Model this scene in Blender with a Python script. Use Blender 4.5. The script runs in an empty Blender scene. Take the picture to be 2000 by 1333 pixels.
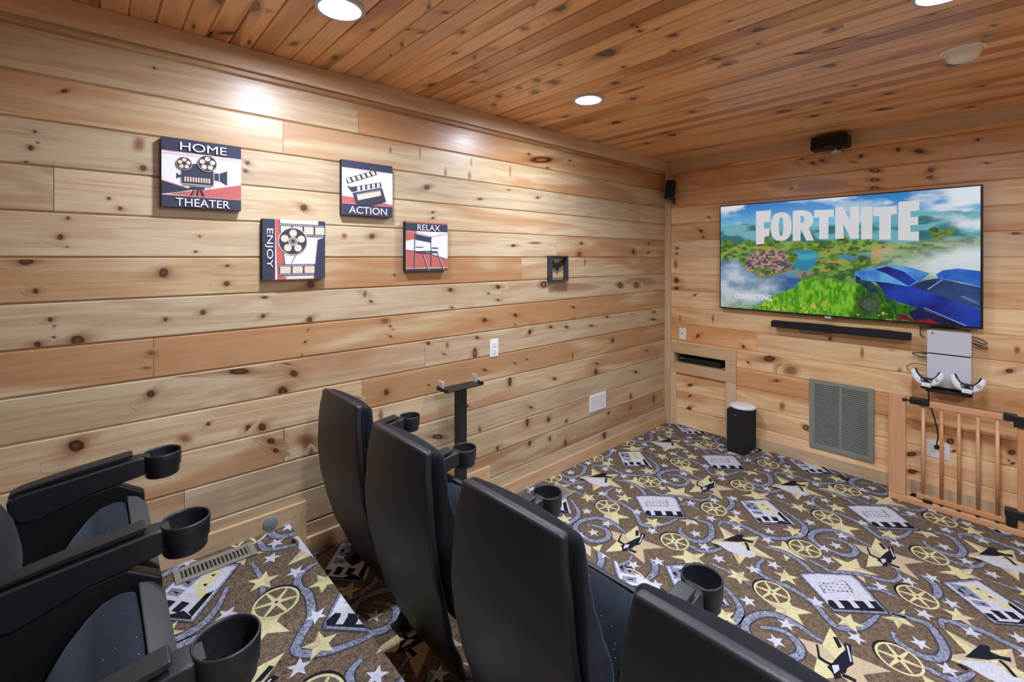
import bpy, bmesh, math, random
from mathutils import Vector, Matrix
random.seed(7)
SC = bpy.context.scene
COL = SC.collection
# ------------------------------------------------------------------ camera, world, exposure
cam = bpy.data.cameras.new('camera'); camo = bpy.data.objects.new('camera', cam); COL.objects.link(camo)
cam.sensor_fit = 'HORIZONTAL'; cam.sensor_width = 36.0
cam.lens = 36.0 * 896.17 / 2000.0
camo.location = (2.3006, -4.1316, 1.586)
camo.rotation_euler = (math.pi/2, 0, 0.8337)
cam.shift_y = -(666.5 - 502.95) / 2000.0
cam.clip_start = 0.02
SC.camera = camo
w = bpy.data.worlds.new('world'); SC.world = w; w.use_nodes = True
w.node_tree.nodes['Background'].inputs[0].default_value = (0.9, 0.95, 1.0, 1)
w.node_tree.nodes['Background'].inputs[1].default_value = 0.0
SC.view_settings.view_transform = 'Standard'; SC.view_settings.look = 'None'
SC.view_settings.exposure = 0.0; SC.view_settings.gamma = 1.0
try: SC.view_settings.use_curve_mapping = False
except Exception: pass
try:
    SC.cycles.use_denoising = True
    SC.cycles.max_bounces = 10; SC.cycles.diffuse_bounces = 6; SC.cycles.sample_clamp_indirect = 6.0
except Exception: pass
ZF, ZM, ZR, ZC = -0.02, 0.155, 0.335, 2.51          # front floor, middle step, rear step, ceiling
YM, YR, YB, XR = -2.32, -3.456, -6.2, 4.4           # step edges, back wall, right wall
LAMPS = [(0.617, -3.462), (0.618, -2.003), (2.13, -1.95), (2.13, -3.42), (3.62, -1.95), (3.62, -3.42)]

# ------------------------------------------------------------------ materials
def lin(c):
    return tuple((v/255/12.92 if v/255 <= .04045 else ((v/255+.055)/1.055)**2.4) for v in c[:3])
def nodes(name):
    m = bpy.data.materials.new(name); m.use_nodes = True
    return m, m.node_tree.nodes, m.node_tree.links, m.node_tree.nodes['Principled BSDF']
def math_n(N, L, op, a, b=None, clamp=False):
    n = N.new('ShaderNodeMath'); n.operation = op; n.use_clamp = clamp
    for i, v in enumerate((a, b)):
        if v is None: continue
        if isinstance(v, (int, float)): n.inputs[i].default_value = v
        else: L.new(v, n.inputs[i])
    return n.outputs[0]
def mix(N, L, f, a, b, mode='MIX'):
    n = N.new('ShaderNodeMix'); n.data_type = 'RGBA'; n.blend_type = mode
    for s, v in ((n.inputs[0], f), (n.inputs[6], a), (n.inputs[7], b)):
        if isinstance(v, (int, float)): s.default_value = v
        elif isinstance(v, tuple): s.default_value = (*v[:3], 1)
        else: L.new(v, s)
    return n.outputs[2]
def mrange(N, L, v, a, b, c=0., d=1., smooth=True):
    n = N.new('ShaderNodeMapRange'); n.interpolation_type = 'SMOOTHSTEP' if smooth else 'LINEAR'
    L.new(v, n.inputs[0])
    for i, x in zip((1, 2, 3, 4), (a, b, c, d)): n.inputs[i].default_value = x
    return n.outputs[0]
def noise(N, L, vec, scale, detail=3, rough=.55, dist=0):
    n = N.new('ShaderNodeTexNoise'); n.inputs['Scale'].default_value = scale; n.inputs['Detail'].default_value = detail
    n.inputs['Roughness'].default_value = rough; n.inputs['Distortion'].default_value = dist
    if vec is not None: L.new(vec, n.inputs['Vector'])
    return n.outputs[0]
def vmul(N, L, v, s):
    n = N.new('ShaderNodeVectorMath'); n.operation = 'MULTIPLY'; L.new(v, n.inputs[0]); n.inputs[1].default_value = s
    return n.outputs[0]
def vadd(N, L, a, b):
    n = N.new('ShaderNodeVectorMath'); n.operation = 'ADD'; L.new(a, n.inputs[0]); L.new(b, n.inputs[1]); return n.outputs[0]
def plain(name, c, rough=.5, metal=0., var=.06, scale=60., bump=0., coat=0., emit=None, es=0., spec=.5, sheen=0.):
    """Solid colour with a faint procedural mottling and optional bump."""
    m, N, L, b = nodes(name)
    tc = N.new('ShaderNodeTexCoord').outputs['Object']
    n = noise(N, L, tc, scale, 4)
    c = lin(c)
    col = mix(N, L, mrange(N, L, n, .3, .7), tuple(v*(1-var) for v in c), tuple(min(1, v*(1+var)) for v in c))
    L.new(col, b.inputs['Base Color'])
    b.inputs['Roughness'].default_value = rough; b.inputs['Metallic'].default_value = metal
    b.inputs['Coat Weight'].default_value = coat; b.inputs['Specular IOR Level'].default_value = spec; b.inputs['Sheen Weight'].default_value = sheen
    if bump:
        bn = N.new('ShaderNodeBump'); bn.inputs['Strength'].default_value = bump; bn.inputs['Distance'].default_value = .002
        L.new(n, bn.inputs['Height']); L.new(bn.outputs[0], b.inputs['Normal'])
    if emit:
        b.inputs['Emission Color'].default_value = (*lin(emit), 1); b.inputs['Emission Strength'].default_value = es
    return m
def wood(name, axis, pale, mid, red, rough=.33, value=1.0, redness=.68, across=9., vary=.12, halo=(146, 92, 54), knot=(66, 38, 26)):
    """Knotty pine: ring contours, fibre streaks, heartwood patches, one tone per board (attribute pid), knots (attribute kn)."""
    m, N, L, b = nodes(name)
    pos = N.new('ShaderNodeNewGeometry').outputs['Position']
    pid = N.new('ShaderNodeAttribute'); pid.attribute_name = 'pid'; pid = pid.outputs['Fac']
    kn = N.new('ShaderNodeAttribute'); kn.attribute_name = 'kn'; kn = kn.outputs['Fac']
    off = N.new('ShaderNodeCombineXYZ')
    L.new(math_n(N, L, 'MULTIPLY', pid, 37.), off.inputs[0]); L.new(math_n(N, L, 'MULTIPLY', pid, 91.), off.inputs[1]); L.new(math_n(N, L, 'MULTIPLY', pid, 53.), off.inputs[2])
    p = vadd(N, L, pos, off.outputs[0])
    i = 'XYZ'.index(axis)
    sc = lambda al, ac: tuple(al if k == i else ac for k in range(3))
    n1 = noise(N, L, vmul(N, L, p, sc(.75, across)), 1., 3, .5, .7)
    ring = math_n(N, L, 'SINE', math_n(N, L, 'MULTIPLY', n1, 34.))
    ring = mrange(N, L, ring, -1, 1, 0, 1)
    n2 = noise(N, L, vmul(N, L, p, sc(5., 190.)), 1., 3, .6)
    n3 = noise(N, L, vmul(N, L, p, sc(.8, 6.)), 1., 2, .5, .5)
    f = math_n(N, L, 'ADD', math_n(N, L, 'MULTIPLY', ring, .42), math_n(N, L, 'MULTIPLY', mrange(N, L, n2, .3, .7), .34), True)
    col = mix(N, L, f, lin(pale), lin(mid))
    pr = N.new('ShaderNodeTexWhiteNoise'); pr.noise_dimensions = '1D'; L.new(pid, pr.inputs['W'])
    thr = math_n(N, L, 'ADD', n3, math_n(N, L, 'MULTIPLY', math_n(N, L, 'SUBTRACT', pr.outputs[0], .5), .34))
    col = mix(N, L, math_n(N, L, 'MULTIPLY', mrange(N, L, thr, .5, .64), redness), col, lin(red))
    col = mix(N, L, math_n(N, L, 'MULTIPLY', math_n(N, L, 'MULTIPLY', kn, 1.8, True), .85), col, lin(halo))
    col = mix(N, L, mrange(N, L, kn, .5, 1.), col, lin(knot))
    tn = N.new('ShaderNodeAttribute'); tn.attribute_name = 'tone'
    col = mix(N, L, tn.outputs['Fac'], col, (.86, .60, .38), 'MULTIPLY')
    hs = N.new('ShaderNodeHueSaturation'); L.new(col, hs.inputs['Color'])
    L.new(mrange(N, L, pid, 0, 1, value*(1-vary), value*(1+vary), False), hs.inputs['Value'])
    L.new(mrange(N, L, pr.outputs[0], 0, 1, .92, 1.08, False), hs.inputs['Saturation'])
    L.new(hs.outputs[0], b.inputs['Base Color'])
    L.new(mrange(N, L, n2, .2, .8, rough-.05, rough+.1), b.inputs['Roughness'])
    b.inputs['Coat Weight'].default_value = .3; b.inputs['Coat Roughness'].default_value = .4
    bn = N.new('ShaderNodeBump'); bn.inputs['Strength'].default_value = .12; bn.inputs['Distance'].default_value = .002
    L.new(n2, bn.inputs['Height']); L.new(bn.outputs[0], b.inputs['Normal'])
    return m
def pile(name, c, var=.35, c2=None):
    """Cut-pile carpet yarn of one colour."""
    m, N, L, b = nodes(name)
    tc = N.new('ShaderNodeNewGeometry').outputs['Position']
    n = noise(N, L, tc, 190., 3, .75); n2 = noise(N, L, tc, 60., 3, .6)
    c = lin(c); c2 = lin(c2) if c2 else tuple(v*(1-var) for v in c)
    f = math_n(N, L, 'ADD', math_n(N, L, 'MULTIPLY', mrange(N, L, n, .35, .65), .65), math_n(N, L, 'MULTIPLY', mrange(N, L, n2, .35, .65), .35))
    L.new(mix(N, L, f, c2, tuple(min(1, v*(1+var*.5)) for v in c)), b.inputs['Base Color'])
    b.inputs['Roughness'].default_value = .95; b.inputs['Specular IOR Level'].default_value = .1
    bn = N.new('ShaderNodeBump'); bn.inputs['Strength'].default_value = .5; bn.inputs['Distance'].default_value = .004
    L.new(n, bn.inputs['Height']); L.new(bn.outputs[0], b.inputs['Normal'])
    return m
def fabric(name, c, fleck=0.):
    m, N, L, b = nodes(name)
    tc = N.new('ShaderNodeTexCoord').outputs['Object']
    n = noise(N, L, tc, 420., 2, .6); n2 = noise(N, L, tc, 14., 4, .6)
    c = lin(c)
    col = mix(N, L, mrange(N, L, n, .3, .7), tuple(v*.7 for v in c), tuple(v*1.3 for v in c))
    col = mix(N, L, math_n(N, L, 'MULTIPLY', mrange(N, L, n2, .35, .75), .4), col, tuple(v*1.6+.004 for v in c))
    if fleck:
        v = N.new('ShaderNodeTexVoronoi'); v.inputs['Scale'].default_value = 130.; L.new(tc, v.inputs['Vector'])
        wn = N.new('ShaderNodeTexWhiteNoise'); L.new(v.outputs['Position'], wn.inputs['Vector'])
        f = math_n(N, L, 'MULTIPLY', math_n(N, L, 'LESS_THAN', v.outputs['Distance'], .16), math_n(N, L, 'GREATER_THAN', wn.outputs[0], 1-fleck))
        col = mix(N, L, f, col, (.35, .38, .42))
    L.new(col, b.inputs['Base Color'])
    b.inputs['Roughness'].default_value = .9; b.inputs['Specular IOR Level'].default_value = .2
    b.inputs['Sheen Weight'].default_value = .18; b.inputs['Sheen Roughness'].default_value = .4
    b.inputs['Sheen Tint'].default_value = (.55, .62, .75, 1)
    bn = N.new('ShaderNodeBump'); bn.inputs['Strength'].default_value = .35; bn.inputs['Distance'].default_value = .001
    L.new(n, bn.inputs['Height']); L.new(bn.outputs[0], b.inputs['Normal'])
    return m
def glow(name, c1, c2=None, scale=12., s=1., sy=1., detail=4, lo=.35, hi=.65):
    """Picture element shown by the lit screen: emission between two hues."""
    m, N, L, b = nodes(name)
    b.inputs['Base Color'].default_value = (.01, .01, .01, 1); b.inputs['Roughness'].default_value = .25
    if c2 is None:
        b.inputs['Emission Color'].default_value = (*lin(c1), 1)
    else:
        tc = N.new('ShaderNodeNewGeometry').outputs['Position']
        n = noise(N, L, vmul(N, L, tc, (1, 1, sy)), scale, detail)
        L.new(mix(N, L, mrange(N, L, n, lo, hi), lin(c1), lin(c2)), b.inputs['Emission Color'])
    b.inputs['Emission Strength'].default_value = s
    return m

PINE = ((224, 204, 168), (190, 154, 112), (182, 126, 84))
M = {}
M['pine_y'] = wood('pine_boards_along_left_wall', 'Y', *PINE, value=.83)  # same pine, darkened: this wall's weaker light is put into the colour
M['pine_x'] = wood('pine_boards_along_screen_wall', 'X', (236, 206, 160), (208, 160, 110), (190, 126, 80), value=1.08)  # same pine, paler and stronger: brighter light on this wall painted into the colour
M['pine_ceil'] = wood('pine_ceiling_boards', 'X', (242, 188, 130), (218, 152, 94), (158, 94, 60), across=16., rough=.3, redness=.7, value=1.06, vary=.14, knot=(58, 38, 34))
M['trim_y'] = wood('pine_trim_lengthwise', 'Y', (214, 186, 148), (194, 158, 118), (184, 130, 90), redness=.3)
M['trim_x'] = wood('pine_trim_crosswise', 'X', (214, 186, 148), (194, 158, 118), (184, 130, 90), redness=.3)
M['trim_z'] = wood('pine_trim_upright', 'Z', (216, 188, 150), (198, 162, 122), (184, 130, 90), redness=.3, across=14.)
M['gate_z'] = wood('gate_beech_upright', 'Z', (214, 162, 118), (198, 142, 98), (190, 130, 86), redness=.3, across=14., rough=.4)
M['gate_x'] = wood('gate_beech_crosswise', 'X', (216, 164, 120), (200, 144, 100), (192, 132, 88), redness=.3, across=14., rough=.4)
M['brown'] = pile('carpet_brown', (124, 107, 90), .45, (62, 51, 41))
M['cream'] = pile('carpet_cream', (210, 203, 156), .24)
M['peach'] = pile('carpet_peach', (192, 174, 146), .2)
M['white'] = pile('carpet_white', (200, 202, 214), .24)
M['ribbon'] = pile('carpet_grey_film', (158, 162, 182), .35, (58, 62, 80))
M['ribbon_edge'] = pile('carpet_grey_film_edge', (70, 72, 84), .5)
M['navy'] = pile('carpet_black', (32, 34, 44), .3)
M['shell'] = plain('black_moulded_plastic', (29, 30, 35), .42, var=.25, scale=500, bump=.25)
M['pan'] = plain('dark_grey_plastic', (58, 61, 64), .5, var=.1, scale=300, bump=.15)
M['arm'] = plain('charcoal_arm_plastic', (29, 31, 36), .42, var=.1, scale=400, bump=.12)
M['fabric'] = fabric('black_seat_fabric', (14, 16, 21))
M['fabric_worn'] = fabric('dusty_black_seat_fabric', (25, 30, 39), .05)
M['black'] = plain('black_plastic', (24, 25, 28), .45)
M['blackmetal'] = plain('black_powder_coated_metal', (30, 31, 34), .4, metal=.2)
M['cloth_black'] = plain('black_speaker_cloth', (22, 23, 28), .9, var=.3, scale=700, bump=.3)
M['whiteplastic'] = plain('white_plastic', (232, 233, 236), .4, var=.02)
M['console_white'] = plain('console_white_plastic', (205, 208, 220), .35, var=.02)
M['grey'] = plain('grey_plastic', (132, 134, 136), .5)
M['grille'] = plain('grey_green_painted_metal', (134, 138, 130), .45, var=.05)
M['register'] = plain('beige_grey_painted_metal', (140, 138, 126), .45, var=.05)
M['dark'] = plain('black_and_recess_shade', (12, 12, 13), .9)  # black plastic fronts, and painted shade behind louvres and slats
M['chrome'] = plain('chrome', (225, 226, 230), .35, metal=.5)
M['ivory'] = plain('ivory_plastic', (244, 238, 228), .45, var=.03)
M['ring'] = plain('white_enamel_trim_ring', (190, 192, 198), .35)
M['bulb'] = plain('lit_lamp_lens', (255, 255, 255), .3, emit=(232, 240, 255), es=690)
M['bezel'] = plain('tv_bezel', (40, 42, 46), .35, metal=.5)
M['c_navy'] = plain('canvas_navy', (54, 56, 76), .8, var=.35, scale=350, bump=.4)
M['c_white'] = plain('canvas_white', (226, 226, 234), .8, var=.04, scale=300, bump=.3)
M['c_red'] = plain('canvas_red', (184, 98, 92), .8, var=.1, scale=250, bump=.3)
M['c_cream'] = plain('canvas_cream', (214, 198, 176), .8, var=.06, scale=250, bump=.3)
M['c_pink'] = plain('canvas_pink_line', (196, 130, 140), .8, var=.06, scale=250)
M['c_side'] = plain('canvas_black_edge', (34, 32, 36), .8, var=.1, scale=250)
M['frame_dark'] = plain('dark_grey_frame', (52, 54, 60), .5, var=.15, scale=120)
M['red_led'] = plain('red_light', (180, 40, 20), .4, emit=(255, 60, 20), es=1.5)

# ------------------------------------------------------------------ mesh helpers
def link(name, bm, mats, parent=None, smooth=False, bevel=0, seg=2, subsurf=0, angle=35, recalc=True):
    if recalc: bmesh.ops.recalc_face_normals(bm, faces=bm.faces)
    me = bpy.data.meshes.new(name); bm.to_mesh(me); bm.free()
    for m in (mats if isinstance(mats, (list, tuple)) else [mats]): me.materials.append(m)
    if smooth:
        for p in me.polygons: p.use_smooth = True
    o = bpy.data.objects.new(name, me); COL.objects.link(o)
    if parent: o.parent = parent
    if bevel:
        b = o.modifiers.new('bevel', 'BEVEL'); b.width = bevel; b.segments = seg; b.limit_method = 'ANGLE'; b.angle_limit = math.radians(angle)
        b.harden_normals = False
        for p in me.polygons: p.use_smooth = True
        wn = o.modifiers.new('weighted', 'WEIGHTED_NORMAL'); wn.keep_sharp = True
    if subsurf:
        s = o.modifiers.new('subd', 'SUBSURF'); s.levels = s.render_levels = subsurf
    return o
def thing(name, label, cat, loc=(0, 0, 0), rz=0, group=None):
    o = bpy.data.objects.new(name, None); COL.objects.link(o); o.location = loc; o.rotation_euler = (0, 0, rz)
    return tag(o, label, cat, group)
def tag(o, label, cat, group=None):
    o['label'] = label; o['category'] = cat
    if group: o['group'] = group
    return o
def structure(o): o['kind'] = 'structure'; return o
def box(bm, x0, x1, y0, y1, z0, z1, mi=0):
    v = [bm.verts.new(p) for p in ((x0, y0, z0), (x1, y0, z0), (x1, y1, z0), (x0, y1, z0), (x0, y0, z1), (x1, y0, z1), (x1, y1, z1), (x0, y1, z1))]
    fs = []
    for q in ((3, 2, 1, 0), (4, 5, 6, 7), (0, 1, 5, 4), (1, 2, 6, 5), (2, 3, 7, 6), (3, 0, 4, 7)):
        f = bm.faces.new([v[i] for i in q]); f.material_index = mi; fs.append(f)
    return fs
def boxes(*bs):
    bm = bmesh.new()
    for b in bs: box(bm, *b)
    return bm
def prism(bm, pts, a, b, plane='YZ', mi=0):
    """Closed outline extruded from a to b along the axis normal to the plane."""
    mk = {'YZ': lambda t, p: (t, p[0], p[1]), 'XZ': lambda t, p: (p[0], t, p[1]), 'XY': lambda t, p: (p[0], p[1], t)}[plane]
    A = [bm.verts.new(mk(a, p)) for p in pts]; B = [bm.verts.new(mk(b, p)) for p in pts]
    n = len(pts)
    fs = [bm.faces.new(A[::-1]), bm.faces.new(B)]
    for i in range(n): fs.append(bm.faces.new((A[i], A[(i+1) % n], B[(i+1) % n], B[i])))
    for f in fs: f.material_index = mi
    return fs
def lathe(bm, prof, center=(0, 0, 0), n=32, mi=0, closed=False):
    """Profile of (radius, z) turned about z."""
    rings = []
    for r, z in prof:
        if r < 1e-6: rings.append([bm.verts.new((center[0], center[1], center[2]+z))])
        else: rings.append([bm.verts.new((center[0]+r*math.cos(2*math.pi*k/n), center[1]+r*math.sin(2*math.pi*k/n), center[2]+z)) for k in range(n)])
    pairs = list(zip(rings, rings[1:])) + ([(rings[-1], rings[0])] if closed else [])
    for a, b in pairs:
        for k in range(n):
            l = (k+1) % n
            if len(a) == 1 and len(b) == 1: continue
            vs = (a[0], b[l], b[k]) if len(a) == 1 else ((a[k], a[l], b[0]) if len(b) == 1 else (a[k], a[l], b[l], b[k]))
            f = bm.faces.new(vs); f.material_index = mi; f.smooth = True
def tube(bm, pts, r, n=8, mi=0, sub=6):
    """Round cable along a smooth curve through pts."""
    P = [Vector(p) for p in pts]; Q = []
    for i in range(len(P)-1):
        a, b, c, d = P[max(i-1, 0)], P[i], P[i+1], P[min(i+2, len(P)-1)]
        for k in range(sub):
            t = k/sub
            Q.append(.5*((2*b)+(c-a)*t+(2*a-5*b+4*c-d)*t*t+(3*b-a-3*c+d)*t**3))
    Q.append(P[-1]); rings = []
    for i, q in enumerate(Q):
        t = (Q[min(i+1, len(Q)-1)]-Q[max(i-1, 0)]).normalized()
        u = t.cross(Vector((0.31, .87, .38))).normalized(); v = t.cross(u)
        rings.append([bm.verts.new(q+r*(math.cos(2*math.pi*k/n)*u+math.sin(2*math.pi*k/n)*v)) for k in range(n)])
    for a, b in zip(rings, rings[1:]):
        for k in range(n):
            f = bm.faces.new((a[k], a[(k+1) % n], b[(k+1) % n], b[k])); f.material_index = mi; f.smooth = True
    for e in (rings[0], rings[-1]): bm.faces.new(e).material_index = mi
def cyl(bm, p, q, r, n=16, mi=0):
    tube(bm, (p, q), r, n, mi, 1)
_texts = {}
def text_tris(s):
    """Outline of a word from the built-in font, scaled to a unit box."""
    if s not in _texts:
        c = bpy.data.curves.new('word', 'FONT'); c.body = s; o = bpy.data.objects.new('word', c); COL.objects.link(o)
        bpy.context.view_layer.update()
        me = bpy.data.meshes.new_from_object(o.evaluated_get(bpy.context.evaluated_depsgraph_get()))
        V = [v.co.copy() for v in me.vertices]; F = [list(p.vertices) for p in me.polygons]
        x0, x1 = min(v.x for v in V), max(v.x for v in V); y0, y1 = min(v.y for v in V), max(v.y for v in V)
        _texts[s] = ([((v.x-x0)/(x1-x0), (v.y-y0)/(y1-y0)) for v in V], F)
        bpy.data.objects.remove(o); bpy.data.curves.remove(c); bpy.data.meshes.remove(me)
    return _texts[s]
class Art:
    """Flat picture: outlines in unit coordinates stacked in order on a plane; part of the mesh they are printed on."""
    def __init__(s, bm, o, u, v, n, step=.00015):
        s.bm, s.o, s.u, s.v, s.n, s.k, s.step = bm, Vector(o), Vector(u), Vector(v), Vector(n).normalized(), 1, step
    def P(s, p): return s.o+s.u*p[0]+s.v*p[1]+s.n*(s.step*s.k)
    def poly(s, pts, mi):
        vs = [s.bm.verts.new(s.P(p)) for p in pts]
        f = s.bm.faces.new(vs); f.material_index = mi
        f.normal_update()
        if f.normal.dot(s.n) < 0: f.normal_flip()
        if len(pts) > 4: bmesh.ops.triangulate(s.bm, faces=[f])
        s.k += 1
    def rect(s, a, b, c, d, mi): s.poly([(a, b), (c, b), (c, d), (a, d)], mi)
    def disc(s, x, y, r, mi, n=24, asp=1.): s.poly([(x+r*math.cos(2*math.pi*k/n), y+r*asp*math.sin(2*math.pi*k/n)) for k in range(n)], mi)
    def line(s, pts, w, mi):
        P = [Vector(p) for p in pts]
        for a, b in zip(P, P[1:]):
            d = (b-a).normalized(); q = Vector((-d.y, d.x))*w/2
            s.poly([a+q, b+q, b-q, a-q], mi); s.k -= 1
        s.k += 1
    def text(s, t, a, b, c, d, mi, rot=0):
        V, F = text_tris(t); vs = []
        for x, y in V:
            if rot: x, y = y, 1-x
            vs.append(s.bm.verts.new(s.P((a+(c-a)*x, b+(d-b)*y))))
        for f in F:
            g = s.bm.faces.new([vs[i] for i in f]); g.material_index = mi; g.normal_update()
            if g.normal.dot(s.n) < 0: g.normal_flip()
        s.k += 1
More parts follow.
